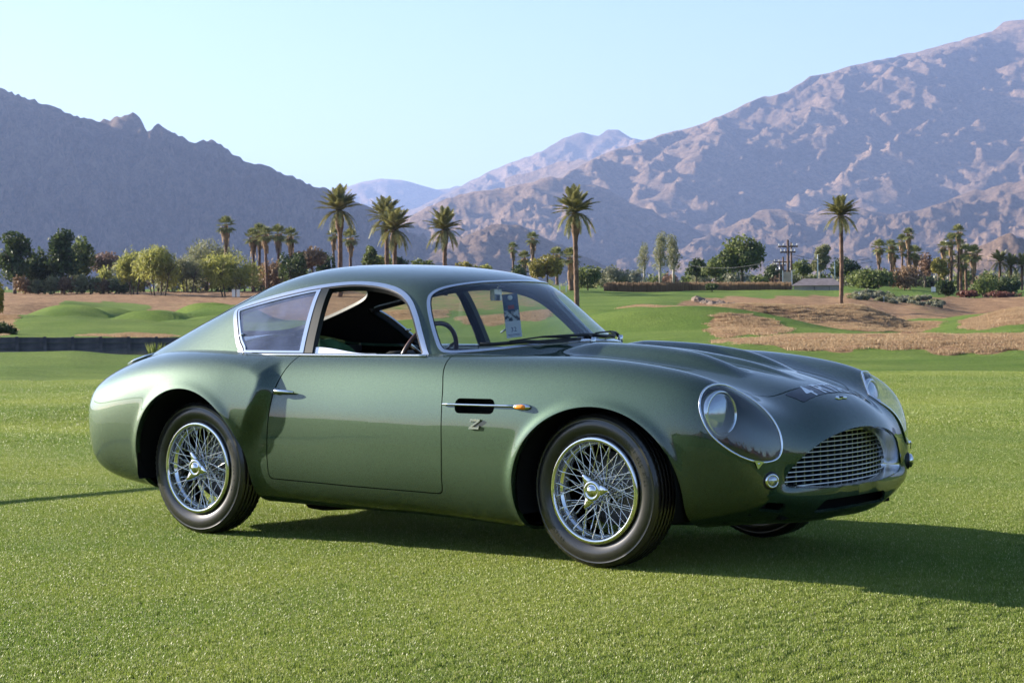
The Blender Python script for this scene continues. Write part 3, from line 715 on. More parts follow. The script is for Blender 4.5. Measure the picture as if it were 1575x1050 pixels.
GREEN = [
 [(-.40, 0, .83), (-.42, .22, .83), (-.50, .42, .82), (-.62, .56, .80), (-.72, .62, .78), (-.78, .65, .76), (-.83, .67, .73), (-.85, .69, .70)],
 [(-.58, 0, .93), (-.60, .21, .925), (-.68, .39, .915), (-.85, .55, .90), (-.93, .615, .885), (-.99, .64, .85), (-1.01, .665, .79), (-1.02, .69, .70)],
 [(-.76, 0, 1.06), (-.78, .2, 1.055), (-.845, .365, 1.04), (-.985, .515, 1.015), (-1.06, .58, .98), (-1.12, .618, .92), (-1.15, .66, .82), (-1.16, .69, .70)],
 [(-.95, 0, 1.19), (-.965, .19, 1.187), (-1.015, .345, 1.172), (-1.13, .475, 1.135), (-1.22, .545, 1.06), (-1.27, .602, .96), (-1.30, .66, .83), (-1.30, .69, .70)],
 [(-1.22, 0, 1.242), (-1.235, .19, 1.236), (-1.27, .34, 1.214), (-1.33, .46, 1.17), (-1.39, .535, 1.09), (-1.42, .6, .975), (-1.45, .66, .84), (-1.45, .69, .70)],
 _sec(-1.62, [(0, 1.272), (.19, 1.265), (.34, 1.242), (.46, 1.19), (.535, 1.105), (.6, .98), (.66, .845), (.69, .70)]),
 _sec(-1.97, [(0, 1.262), (.19, 1.255), (.335, 1.228), (.45, 1.175), (.528, 1.09), (.598, .975), (.66, .85), (.70, .70)]),
 _sec(-2.3, [(0, 1.182), (.19, 1.175), (.33, 1.147), (.435, 1.10), (.515, 1.03), (.585, .935), (.65, .83), (.70, .70)]),
 _sec(-2.62, [(0, 1.06), (.19, 1.053), (.325, 1.028), (.43, .985), (.51, .93), (.58, .86), (.64, .78), (.70, .68)]),
 _sec(-2.92, [(0, .935), (.19, .929), (.32, .908), (.43, .87), (.51, .82), (.58, .76), (.63, .70), (.67, .62)]),
 _sec(-3.16, [(0, .825), (.19, .818), (.32, .80), (.42, .765), (.49, .72), (.54, .67), (.575, .62), (.60, .57)]),
 _sec(-3.33, [(0, .70), (.18, .695), (.28, .68), (.35, .655), (.40, .62), (.43, .59), (.45, .56), (.46, .52)]),
]
HAUNCH_EDGE = np.array([(-2.2, .93), (-2.02, .905), (-1.88, .875), (-1.79, .835), (-1.745, .77), (-1.745, .69), (-1.78, .60), (-1.83, .50), (-1.88, .40), (-1.9, .25)])
def body_grid(nu=470, nv=190):
    S = net_surface(BODY, nu, nv, .004, .002)
    x, y, z = S[..., 0], S[..., 1], S[..., 2]
    ay = np.abs(y); sg = np.sign(y)
    # haunch bulging out of the flank, with a defined front edge
    P = np.stack([x.ravel(), z.ravel()], 1)
    poly = np.concatenate([HAUNCH_EDGE, [(-3.2, .25), (-3.2, .93)]])
    d = -sdf(P, closed_curve(poly[:len(HAUNCH_EDGE)], 1, 'poly') if False else poly).reshape(x.shape)
    side = sm(ay, .56, .68)
    h = .045*sm(d, 0, .10)*sm(-x, -1.0, 1.0)*(1-sm(-x, 2.05, 2.75))*sm(z, .30, .62)*side
    S[..., 1] += sg*h
    # wheel arch lips
    for cx, cz, rx, rz in ARCH:
        q = np.sqrt(((x-cx)/rx)**2+((z-cz)/rz)**2)
        dd = (q-1)*rx
        lip = .010*np.exp(-(np.clip(dd, 0, 1)/.030)**2)*(dd > -.05)*sm(ay, .55, .68)
        S[..., 1] += sg*lip
    # three streamlined bonnet bulges
    for y0, w, hh, xe, xs in ((-.20, .075, .042, .43, -.62), (.20, .075, .042, .43, -.62), (0, .05, .021, .575, -.45)):
        wx = w*(1-.35*sm(x, xe-.5, xe))
        env = sm(x, xs, xs+.30)*np.sqrt(np.clip(1-sm(x, xe-.30, xe)**1.0, 0, 1))
        b = hh*env*np.exp(-((y-y0)/wx)**4*.9-((y-y0)/wx)**2*.35)
        S[..., 2] += b*sm(z, .6, .7)
    return S
ARCH = [(.045, .295, .408, .360), (-2.325, .295, .400, .400)]

# ------------------------------------------------------------------ car materials
def car_paint():
    m = mat('paint_green', (.085, .16, .105), .60, .92, .5, 1.0, Coat_Roughness=.008, Coat_IOR=1.75)
    n, l, p = nodes(m)
    tc = n.new('ShaderNodeTexCoord')
    v = n.new('ShaderNodeTexVoronoi'); v.inputs['Scale'].default_value = 900
    l.new(tc.outputs['Object'], v.inputs['Vector'])
    mx = n.new('ShaderNodeMix'); mx.data_type = 'RGBA'; mx.inputs['A'].default_value = (.017, .042, .0235, 1); mx.inputs['B'].default_value = (.035, .070, .039, 1)
    rp = n.new('ShaderNodeMapRange'); rp.inputs['From Min'].default_value = .2; rp.inputs['From Max'].default_value = 1
    sep = n.new('ShaderNodeSeparateColor'); l.new(v.outputs['Color'], sep.inputs[0]); l.new(sep.outputs[0], rp.inputs['Value'])
    l.new(rp.outputs[0], mx.inputs['Factor']); l.new(mx.outputs['Result'], p.inputs['Base Color'])
    t = n.new('ShaderNodeTexNoise'); t.inputs['Scale'].default_value = 7; t.inputs['Detail'].default_value = 1
    b = n.new('ShaderNodeBump'); b.inputs['Strength'].default_value = .06; b.inputs['Distance'].default_value = .01
    l.new(tc.outputs['Object'], t.inputs['Vector']); l.new(t.outputs['Fac'], b.inputs['Height']); l.new(b.outputs[0], p.inputs['Coat Normal'])
    return m
M_paint = car_paint()
M_chrome = mat('chrome', (.80, .80, .80), .05, 1.0)
M_silver = mat('polished_aluminium', (.74, .74, .75), .22, 1.0)
M_black = mat('black_trim', (.012, .012, .013), .5)
M_bucket = mat('lamp_bucket', (.035, .05, .045), .3, .6)
M_slat = mat('bright_slat', (.86, .86, .86), .3, 1.0)
M_post = mat('post_dark', (.006, .011, .013), .35, spec=.3)  # near-black: the door post's dark reflection is put into this colour
M_dark = mat('dark_lining', (.006, .006, .006), .9, spec=.1)
M_rubber = mixed(mat('tyre_rubber', (.018, .017, .017), .34, spec=.5, coat=.7, Coat_Roughness=.14), (.009, .009, .0088), (.016, .015, .0145), 30, bump=.05, bscale=120, dist=.002)
M_leather = mixed(mat('black_leather', (.012, .012, .012), .55), (.010, .010, .010), (.018, .017, .016), 20, bump=.2, bscale=150, dist=.002)
def glass_mat(name, tint, refl_rough=.0, dust_sheen=0.0, ior=1.5):
    m = bpy.data.materials.new(name); m.use_nodes = True
    n, l = m.node_tree.nodes, m.node_tree.links
    n.remove(n['Principled BSDF']); out = n['Material Output']
    tr = n.new('ShaderNodeBsdfTransparent'); tr.inputs[0].default_value = (*tint, 1)
    gl = n.new('ShaderNodeBsdfGlossy'); gl.inputs['Roughness'].default_value = refl_rough; gl.inputs['Color'].default_value = (1, 1, 1, 1)
    fr = n.new('ShaderNodeFresnel'); ge = n.new('ShaderNodeNewGeometry'); mr_ = n.new('ShaderNodeMapRange')
    mr_.inputs['To Min'].default_value = ior; mr_.inputs['To Max'].default_value = 1/ior; l.new(ge.outputs['Backfacing'], mr_.inputs['Value']); l.new(mr_.outputs[0], fr.inputs['IOR'])
    mx = n.new('ShaderNodeMixShader'); l.new(fr.outputs[0], mx.inputs[0]); l.new(tr.outputs[0], mx.inputs[1]); l.new(gl.outputs[0], mx.inputs[2])
    last = mx
    if dust_sheen > 0:
        df = n.new('ShaderNodeBsdfDiffuse'); df.inputs[0].default_value = (.26, .34, .62, 1)  # the sky's blue reflection is put into the colour of this dusty film
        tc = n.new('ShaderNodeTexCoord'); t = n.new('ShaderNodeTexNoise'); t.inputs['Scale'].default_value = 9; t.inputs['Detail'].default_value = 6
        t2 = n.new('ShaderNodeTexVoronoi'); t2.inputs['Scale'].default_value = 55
        r = n.new('ShaderNodeMapRange'); r.inputs['From Min'].default_value = .3; r.inputs['From Max'].default_value = .75; r.inputs['To Min'].default_value = dust_sheen*.5; r.inputs['To Max'].default_value = dust_sheen*1.5
        r2 = n.new('ShaderNodeMapRange'); r2.inputs['From Min'].default_value = .12; r2.inputs['From Max'].default_value = .04; r2.inputs['To Min'].default_value = 0; r2.inputs['To Max'].default_value = dust_sheen*1.0
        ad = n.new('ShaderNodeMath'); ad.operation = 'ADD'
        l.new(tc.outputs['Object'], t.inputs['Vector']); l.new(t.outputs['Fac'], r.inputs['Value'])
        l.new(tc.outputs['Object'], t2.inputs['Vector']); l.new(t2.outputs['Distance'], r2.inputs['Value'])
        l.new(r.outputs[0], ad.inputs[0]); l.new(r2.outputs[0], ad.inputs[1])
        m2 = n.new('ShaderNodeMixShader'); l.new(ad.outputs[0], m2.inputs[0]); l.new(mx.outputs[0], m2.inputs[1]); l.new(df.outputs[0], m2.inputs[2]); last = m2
    l.new(last.outputs[0], out.inputs[0])
    return m
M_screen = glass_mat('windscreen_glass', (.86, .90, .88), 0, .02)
M_quarter = glass_mat('quarter_glass', (.52, .55, .64), 0, .17)  # blue tint and film stand in for the reflected sky
M_lampglass = glass_mat('lamp_cover_glass', (.93, .95, .96), 0, 0, 1.95)
M_amber = mat('amber_lens', (.95, .28, .01), .12, coat=1.0, Emission_Strength=0.0)
M_lens = mat('clear_lens', (.45, .47, .50), .10, .85, coat=1.0)
M_wood = mixed(mat('steering_wheel_wood', (.06, .022, .013), .3, coat=.6), (.045, .017, .01), (.08, .03, .018), 15)
M_plate = mat('plate_black', (.012, .014, .02), .35, coat=.4)
M_white = mat('plate_white', (.85, .86, .88), .6)
M_steel = mat('brake_steel', (.12, .12, .12), .45, .8)

# ------------------------------------------------------------------ car
car = empty('sports_car', (0, 0, 0))
tag(car, 'green classic fastback coupe with wire wheels parked on the lawn', 'car')
BG = body_grid()
P = Patch.grid(BG)
if (P.N*(P.V-np.array([-1.3, 0, .5]))).sum(1).mean() < 0: P = Patch.grid(BG, True)
GG = net_surface(GREEN, 330, 130, .004, .002)
Q = Patch.grid(GG)
if (Q.N*(Q.V-np.array([-1.6, 0, .6]))).sum(1).mean() < 0: Q = Patch.grid(GG, True)
AY = lambda p: np.abs(p.V[:, 1])
XZ = lambda p: p.V[:, [0, 2]]
XY = lambda p: np.stack([p.V[:, 0], np.abs(p.V[:, 1])], 1)
def within(f, *conds):
    """f where all conds are negative-ish scalars: intersection of regions"""
    for c in conds: f = np.maximum(f, c)
    return f
def surf_point(grid, x, y):
    d = (grid[..., 0]-x)**2+(grid[..., 1]-y)**2-1e-3*(grid[..., 2] > .3)
    return grid.reshape(-1, 3)[d.argmin()]
def side_y(x, z, sgn=-1):
    G = BG if sgn > 0 else BG
    d = (BG[..., 0]-x)**2+(BG[..., 2]-z)**2+10*(BG[..., 1]*sgn < .3)
    return BG.reshape(-1, 3)[d.argmin()][1]

# --- openings in the body
for cx, cz, rx, rz in ARCH:
    q = np.sqrt(((P.V[:, 0]-cx)/rx)**2+((np.maximum(P.V[:, 2], cz if False else -9)-cz)/rz)**2)
    f = (q-1)*rx
    # below the axle the opening keeps its width
    low = np.abs(P.V[:, 0]-cx)-rx*np.sqrt(np.clip(1-((np.clip(P.V[:, 2], None, cz)-cz)/(rz*2.2))**2, 0, 1))
    f = np.where(P.V[:, 2] < cz, low, f)
    _, P = P.clip(within(f, .45-AY(P)))
CAB = [(-.70, 0), (-.74, .30), (-.90, .53), (-1.02, .628), (-2.08, .628), (-2.40, .50), (-2.45, 0)]
cab = np.array(CAB+[(x, -y) for x, y in CAB[::-1][1:-1]])
_, P = P.clip(within(sdf(P.V[:, :2], cab), .7-P.V[:, 2]))
VENT = round_poly([(-.672, .613), (-.452, .613), (-.452, .677), (-.672, .677)], .031, 8)
_, P = P.clip(within(sdf(XZ(P), VENT), .6-AY(P)))
P_vent_edge = VENT
INTAKE = round_poly([(-.30, .222), (.30, .222), (.25, .272), (-.25, .272)], .02, 6)
SLOT = round_poly([(.47, .235), (.585, .252), (.575, .285), (.48, .275)], .014, 6)
YZ = lambda p: p.V[:, [1, 2]]
_, P = P.clip(within(sdf(YZ(P), INTAKE), .68-P.V[:, 0]))
_, P = P.clip(within(sdf(np.stack([AY(P), P.V[:, 2]], 1), SLOT), .55-P.V[:, 0]))
# headlamp openings, seen along the diagonal
LAMP = closed_curve([(-.060, .744), (-.106, .728), (-.131, .690), (-.134, .637), (-.111, .570), (-.064, .517), (.008, .469), (.086, .445), (.152, .452), (.180, .485), (.180, .540), (.158, .598), (.118, .652), (.070, .693), (.026, .720), (-.014, .738)], 120)
LAMP_FAR = closed_curve([(-.060, .750), (-.106, .728), (-.131, .690), (-.134, .637), (-.111, .570), (-.064, .517), (.008, .469), (.086, .445), (.152, .452), (.184, .500), (.200, .560), (.208, .615), (.196, .660), (.150, .695), (.090, .726), (.018, .748)], 128)
def lampf(p):
    q = np.stack([(p.V[:, 0]-AY(p))/math.sqrt(2), p.V[:, 2]], 1)
    f = np.where(p.V[:, 1] < 0, sdf(q, LAMP), sdf(q, LAMP_FAR))
    return within(f, .4-p.V[:, 0], np.maximum(.58-1.33*(p.V[:, 0]-.53), .415)-AY(p))
lamp_in, P = P.clip(lampf(P))
shell_src = P
# --- door
DOOR = round_poly([(-.80, .92), (-.782, .80), (-.752, .72), (-.743, .62), (-.743, .45), (-.762, .262), (-1.285, .270), (-1.815, .284), (-1.808, .42), (-1.793, .55), (-1.772, .66), (-1.742, .765), (-1.69, .87), (-1.66, .92)],
                  [0, .15, .15, .1, .1, .03, 0, .03, .1, .1, .1, .15, .1, 0], 6)
GAP = .0055
fd = within(sdf(XZ(P), DOOR), .58-AY(P))
door_p, P = P.clip(fd+GAP/2)
_, P = P.clip(within(sdf(XZ(P), DOOR), .58-AY(P))-GAP/2)
# --- bonnet
BON = [(.640, 0), (.633, .15), (.612, .30), (.582, .36), (.52, .41), (.38, .43), (.1, .445), (-.3, .45), (-.50, .45), (-.57, .38), (-.56, .25), (-.52, 0)]
bon = closed_curve(BON+[(x, -y) for x, y in BON[::-1][1:-1]], 200)
fb = lambda p: within(sdf(p.V[:, :2], bon), .5-p.V[:, 2])
bonnet_p, P = P.clip(fb(P)+GAP/2)
_, P = P.clip(fb(P)-GAP/2)
# --- boot lid
BOOT = [(-3.30, 0), (-3.29, .28), (-3.24, .40), (-3.05, .45), (-2.98, .40), (-2.97, .2), (-2.97, 0)]
# turned-in edges
inward = lambda Pp, N: np.stack([0*Pp[:, 0], -np.sign(Pp[:, 1]), 0*Pp[:, 0]], 1)
def is_arch(Pm):
    m = np.zeros(len(Pm), bool)
    for cx, cz, rx, rz in ARCH:
        q = np.sqrt(((Pm[:, 0]-cx)/rx)**2+((Pm[:, 2]-cz)/rz)**2)
        m |= (q < 1.06) & (np.abs(Pm[:, 1]) > .5)
    return m
fl1 = P.flange(.03, inward, sel=is_arch)
fl2 = P.flange(.014, None, sel=lambda Pm: ~is_arch(Pm) & (np.abs(Pm[:, 1]) > 1e-4))
body_o = P.join(fl1).join(fl2).obj('body', M_paint, car)
for sgn in (-1, 1):
    dp = door_p.clip(door_p.V[:, 1]*sgn)[1]
    door_o = dp.join(dp.flange(.014)).obj('door', M_paint, car)
    if sgn < 0: near_door = door_o
bonnet_o = bonnet_p.join(bonnet_p.flange(.014)).obj('bonnet', M_paint, car)
sh = shell_src.clip(shell_src.V[:, 0]-.45)[0]
sh = sh.clip(-3.0-sh.V[:, 0])[0]
sh = sh.offset(-.024, True)
sh.obj('blackout_lining', M_dark, car)  # dark shell added so the shut gaps stay black; also lines the cabin

# --- greenhouse
zc = .835-.30*sm(-Q.V[:, 0], 2.02, 2.25)-.06*sm(Q.V[:, 0], -.9, -.7)
_, Q = Q.clip(Q.V[:, 2]-zc)
DLO = closed_curve([(-.925, .845), (-.941, .856), (-1.01, .945), (-1.092, 1.043), (-1.165, 1.109), (-1.26, 1.153), (-1.40, 1.179), (-1.564, 1.186), (-1.758, 1.172), (-1.967, 1.142), (-2.152, 1.109), (-2.285, 1.080), (-2.318, 1.062), (-2.300, 1.035), (-2.245, .985), (-2.165, .90), (-2.135, .876), (-2.11, .863), (-1.927, .861), (-1.5, .860), (-1.2, .858), (-.97, .852)], 260)
WS = closed_curve([(0, 1.183), (.12, 1.181), (.22, 1.178), (.32, 1.169), (.40, 1.153), (.452, 1.128), (.486, 1.095), (.520, 1.045), (.556, .983), (.586, .928), (.610, .880), (.608, .862), (.570, .862), (.472, .872), (.375, .884), (.274, .892), (.12, .898), (0, .900),
                   ] + [(-y, z) for y, z in [(.12, .898), (.274, .892), (.375, .884), (.472, .872), (.570, .862), (.608, .862), (.610, .880), (.586, .928), (.556, .983), (.520, 1.045), (.486, 1.095), (.452, 1.128), (.40, 1.153), (.32, 1.169), (.22, 1.178), (.12, 1.181)]], 260)
RW = [(-2.16, 0), (-2.17, .2), (-2.195, .33), (-2.26, .41), (-2.40, .425), (-2.62, .405), (-2.78, .36), (-2.86, .27), (-2.89, .12), (-2.895, 0)]
rw = closed_curve(RW+[(x, -y) for x, y in RW[::-1][1:-1]], 160)
f_dlo = lambda p: within(sdf(XZ(p), DLO), .36-AY(p), p.V[:, 0]+.9)
f_ws = lambda p: within(sdf(YZ(p), WS), -1.2-p.V[:, 0])
f_rw = lambda p: within(sdf(p.V[:, :2], rw), .5-p.V[:, 2])
side_p, Q = Q.clip(f_dlo(Q))
ws_p, Q = Q.clip(f_ws(Q))
rw_p, Q = Q.clip(f_rw(Q))
roof_o = Q.join(Q.flange(.02)).obj('roof', M_paint, car)
hl = Q.offset(-.022, True)
hl = hl.clip(hl.V[:, 0]+2.9)[1]
hl.obj('headliner', M_dark, car)
# windscreen: bright frame, gasket, glass
def bands(p, f, cuts, cutline=None):
    """cut a patch into nested bands by its signed distance"""
    out = []
    B = p.boundary(); A_, B_ = p.V[B[:, 0]], p.V[B[:, 1]]
    skip = np.zeros(len(A_), bool) if cutline is None else cutline((A_+B_)/2)
    A_, B_ = A_[~skip], B_[~skip]
    E_ = B_-A_; L_ = (E_*E_).sum(1)+1e-14
    def edge(V):
        d = np.full(len(V), 1e9)
        for i in range(0, len(V), 400):
            w = V[i:i+400, None]-A_[None]; t = np.clip((w*E_).sum(2)/L_, 0, 1)
            d[i:i+400] = (((w-t[..., None]*E_)**2).sum(2)).min(1)
        return np.sqrt(d)
    for c in cuts:
        outer, inner = p.clip(edge(p.V)-c); out.append(outer); p = inner
    return out, p
(frame, gasket), glass = bands(ws_p, f_ws, (.016, .021))
screen = empty('windscreen', parent=car)
f2 = frame.offset(.004)
f2.join(f2.flange(.008)).obj('frame', M_silver, screen)
gasket.obj('seal', M_black, screen)
glass.obj('pane', M_screen, screen)
(g1,), glass = bands(rw_p, f_rw, (.008,))
backl = empty('rear_window', parent=car)
g1f = g1.offset(.002)
g1f.obj('frame', M_post, backl); g1f.flange(.02).obj('seal', M_black, backl); glass.obj('pane', M_screen, backl)
# side windows
for sgn in (-1, 1):
    sp = side_p.clip(side_p.V[:, 1]*sgn)[1]
    (trim, seal), rest = bands(sp, f_dlo, (.023, .031), lambda Pm: (Pm[:, 2] < .868) & (Pm[:, 0] > -2.118) & (Pm[:, 0] < -.955))
    t2 = trim.offset(.004); t2 = t2.join(t2.flange(.009))
    t2.obj('window_surround', M_silver, car)
    seal.join(seal.flange(.03, sel=None)).obj('window_seal', M_black, car)
    # slanted post between door glass and quarter glass
    xr = lambda z: -1.703-(z-.854)*.10; xf = lambda z: -1.632-(z-.854)*.12; xm = lambda z: -1.687-(z-.854)*.108
    quarter, rest = rest.clip(rest.V[:, 0]-xr(rest.V[:, 2]))
    post, rest = rest.clip(rest.V[:, 0]-xf(rest.V[:, 2]))
    pa, pb = post.clip(post.V[:, 0]-xm(post.V[:, 2]))
    bp_ = empty('door_post', parent=car)
    pa = pa.offset(.006); pb = pb.offset(.004)
    pa.join(pa.flange(.012)).obj('chrome_strip', M_chrome, bp_)
    pb.join(pb.flange(.03)).obj('post_panel', M_post, bp_)
    def fq(p): return np.maximum(sdf(XZ(p), DLO)+.027, p.V[:, 0]-xr(p.V[:, 2]))
    (qf,), qg = bands(quarter, None, (.010,))
    qw = empty('quarter_window', parent=car)
    qf = qf.offset(.005)
    qf.join(qf.flange(.01)).obj('frame', M_chrome, qw)
    qg.obj('pane', M_quarter if sgn < 0 else M_screen, qw)
    cl = MB(); cp = Vector((-2.165, sgn*.592, .945))
    cl.tube([cp, cp+Vector((.02, sgn*.012, 0))], .008, 10); cl.tube([cp+Vector((.0, sgn*.012, -.006)), cp+Vector((.03, sgn*.016, .006))], .004, 8)
    cl.build('window_catch', M_chrome, qw, True)
    if sgn > 0:   # the far door keeps its glass
        rest.obj('door_glass', M_screen, car)
    else:         # lowered near glass: a bright sliver stands above the sill at the back
        sl = rest.clip(rest.V[:, 2]-(.862+.028*(1-sm(rest.V[:, 0], -1.62, -1.30))))[0]
        sl = sl.clip(rest.V[:0, 0] if False else sl.V[:, 0]+1.25)[0]
        sl = sl.offset(-.006)
        sl.obj('lowered_glass_rail', M_silver, car)
    # polished strip along the window sill
    pts = []
    for x in np.linspace(-2.13, -.93, 30):
        pts.append((x, sgn*(.667 if x > -1.9 else .667-.10*(-1.9-x)**1.0), .853 if x > -2.0 else .853+.10*(-2.0-x)))
    MB().tube(pts, .0075, 8, up=(0, 0, 1), flat=.8).build('sill_strip', M_silver, car, True)
# inner face of the cabin openings gets dark lining already; floor and bulkheads
intb = MB()
intb.box((-1.6, 0, .30), (1.1, .60, .02)); intb.box((-.72, 0, .55), (.02, .58, .27)); intb.box((-2.42, 0, .62), (.03, .5, .25))
intb.box((-2.15, 0, .80), (.33, .58, .012))
intb.build('cabin_floor', M_leather, car)

# --- lamp units
def ring_pts(c, n, r, k=40, ry=None):
    n = Vector(n).normalized(); a = n.cross(Vector((0, 0, 1))).normalized(); b = a.cross(n)
    return [Vector(c)+a*math.cos(t)*(ry or r)+b*math.sin(t)*r for t in [2*math.pi*i/k for i in range(k)]]
def disc_lathe(prof, c, n, k=40):
    """prof (r, h along n)"""
    n = Vector(n).normalized(); a = n.cross(Vector((0, 0, 1))).normalized(); b = a.cross(n)
    V = []; F = []; m = len(prof)
    for i in range(k):
        t = 2*math.pi*i/k
        for r, h in prof: V.append(Vector(c)+(a*math.cos(t)+b*math.sin(t))*r+n*h)
    for i in range(k):
        j = (i+1) % k
        for q in range(m-1): F.append((i*m+q, j*m+q, j*m+q+1, i*m+q+1))
    return V, F
for sgn in (-1, 1):
    lp = lamp_in.clip(lamp_in.V[:, 1]*sgn)[1]
    hlamp = empty('headlamp', parent=car)
    L = max(lp.loops(), key=len); loop = lp.V[L]; ln = lp.N[L]
    keep = np.r_[True, np.linalg.norm(np.diff(loop, axis=0), axis=1) > 1e-4]; loop, ln = loop[keep], ln[keep]
    # resample evenly
    d = np.r_[0, np.cumsum(np.linalg.norm(np.diff(np.vstack([loop, loop[:1]]), axis=0), axis=1))]
    tt = np.linspace(0, d[-1], 121)[:-1]
    lc = np.stack([np.interp(tt, d, np.r_[loop[:, k], loop[:1, k]]) for k in range(3)], 1)
    nc = np.stack([np.interp(tt, d, np.r_[ln[:, k], ln[:1, k]]) for k in range(3)], 1)
    cv = lp.offset(.002); cv.obj('cover', M_lampglass, hlamp)
    pts = [Vector(p)+Vector(n)*.003 for p, n in zip(lc, nc)]
    MB().tube(pts+[pts[0]], .0048, 8, cap=False, up=[tuple(n) for n in nc]+[tuple(nc[0])]).build('bezel', M_chrome, hlamp, True)
    # bucket: from the opening back to a ring round the lamp
    cen = Vector((.552, sgn*.615, .630)); nrm = Vector((.97, sgn*.16, .05)).normalized()
    a_ = nrm.cross(Vector((0, 0, 1))).normalized(); b_ = a_.cross(nrm)
    V = []; K = 8
    for p in lc:
        w = Vector(p)-cen; u2, v2 = w.dot(a_), w.dot(b_); r = math.hypot(u2, v2)+1e-6
        tgt = cen+(a_*u2+b_*v2)*(.092/r)-nrm*.03
        for k in range(K+1):
            s_ = k/K; q = Vector(p).lerp(tgt, s_)+Vector((-.03, -sgn*.02, -.008))*math.sin(math.pi*s_)*.6
            V.append(q)
    n_ = len(lc); F = [(i*(K+1)+k, i*(K+1)+k+1, ((i+1) % n_)*(K+1)+k+1, ((i+1) % n_)*(K+1)+k) for i in range(n_) for k in range(K)]
    mobj('bucket', V, F, M_bucket, hlamp)
    V, F = disc_lathe([(.094, -.03), (.096, .0), (.092, .012), (.084, .016), (.079, .010)], cen, nrm, 48)
    mobj('lamp_ring', V, F, M_chrome, hlamp)
    V, F = disc_lathe([(.080, .008), (.07, .016), (.05, .024), (.025, .028), (.0005, .029)], cen, nrm, 48)
    mobj('lamp_lens', V, F, M_lens, hlamp)
    # triangular clip at the lower edge
    k = int(np.argmin([(abs((p[0]-abs(p[1]))/math.sqrt(2)-.075)+abs(p[2]-.447)) for p in lc]))
    p = Vector(lc[k])+Vector(nc[k])*.008; t = Vector(lc[(k+1) % n_]-lc[k-1]).normalized(); nn = Vector(nc[k]).normalized(); dn = t.cross(nn)
    if dn.z > 0: dn = -dn
    tri = [p+t*.021-dn*.004, p-t*.021-dn*.004, p+dn*.028]
    V = tri+[q+nn*.004 for q in tri]
    mobj('bezel_clip', V, [(0, 1, 2), (3, 5, 4), (0, 3, 4, 1), (1, 4, 5, 2), (2, 5, 3, 0)], M_chrome, hlamp, False)
    MB().tube([p+dn*.007+nn*.004, p+dn*.007+nn*.006], .004, 10).build('clip_screw', M_chrome, hlamp, True)
    # round front marker lamp
    mk = empty('marker_lamp', parent=car)
    c = Vector((.757, sgn*.574, .371)); n = Vector((.86, sgn*.5, .0)).normalized()
    V, F = disc_lathe([(.036, -.01), (.036, .003), (.030, .006), (.029, .002)], c, n, 32); mobj('rubber_ring', V, F, M_black, mk)
    V, F = disc_lathe([(.029, 0), (.030, .010), (.0265, .017), (.022, .018), (.021, .014)], c, n, 32); mobj('chrome_ring', V, F, M_chrome, mk)
    V, F = disc_lathe([(.022, .012), (.018, .020), (.010, .023), (.0004, .024)], c, n, 32); mobj('lens', V, F, M_lens, mk)

# --- grille
ringp = BG[-1] if BG[-1, :, 0].mean() > 0 else BG[0]
rl = ringp[:-1]; d = np.r_[0, np.cumsum(np.linalg.norm(np.diff(np.vstack([rl, rl[:1]]), axis=0), axis=1))]
tt = np.linspace(0, d[-1], 161)[:-1]
mouth = np.stack([np.interp(tt, d, np.r_[rl[:, k], rl[:1, k]]) for k in range(3)], 1)
grille = empty('grille', parent=car)
cen = np.array([0, .42])
def mring(back, shrink, dz=0):
    out = mouth.copy(); out[:, 0] -= back
    out[:, 1] *= shrink; out[:, 2] = .42+(out[:, 2]-.42)*shrink+dz
    return out
rings = [mouth, mring(.004, .985), mring(.014, .97), mring(.05, .94), mring(.075, .925), mring(.078, .90)]
V = np.concatenate(rings); m = len(mouth)
F = [(j*m+i, j*m+(i+1) % m, (j+1)*m+(i+1) % m, (j+1)*m+i) for j in range(len(rings)-1) for i in range(m)]
mobj('surround', V[m:], [tuple(i-m for i in f) for f in F if min(f) >= m], M_silver, grille)
mobj('lip', V[:2*m], F[:m], M_paint, grille)
inner = mring(.07, .935)
def span(z):
    ys = []
    for i in range(m):
        a, b = inner[i], inner[(i+1) % m]
        if (a[2]-z)*(b[2]-z) < 0: ys.append(a[1]+(b[1]-a[1])*(z-a[2])/(b[2]-a[2]))
    return (min(ys), max(ys)) if len(ys) >= 2 else None
gx = lambda y: .785-.40*y*y
zs = np.linspace(inner[:, 2].min()+.010, inner[:, 2].max()-.010, 12)
for z in zs:
    s_ = span(z)
    if not s_: continue
    ys = np.linspace(s_[0], s_[1], 17)
    MB().tube([(gx(y), y, z) for y in ys], .0042, 6, flat=.55, up=(0, 0, 1)).build('slat', M_slat, grille, True)
for y in np.arange(-.432, .44, .048):
    zz = [z for z in np.linspace(.32, .55, 60) if (span(z) or (0, 0))[0] < y < (span(z) or (0, 0))[1]]
    if len(zz) < 2: continue
    MB().box((gx(y)-.015, y, (zz[0]+zz[-1])/2), (.006, .0013, (zz[-1]-zz[0])/2)).build('upright', M_silver, grille)
bk = [(gx(y)-.07, y, z) for z in (.28, .58) for y in np.linspace(-.5, .5, 12)]
mobj('duct_back', bk, [(i, i+1, i+13, i+12) for i in range(11)], M_dark, grille)
MB().box((.68, 0, .25), (.05, .45, .045)).box((.61, -.53, .262), (.06, .06, .03)).box((.61, .53, .262), (.06, .06, .03)).build('intake_duct', M_dark, car)

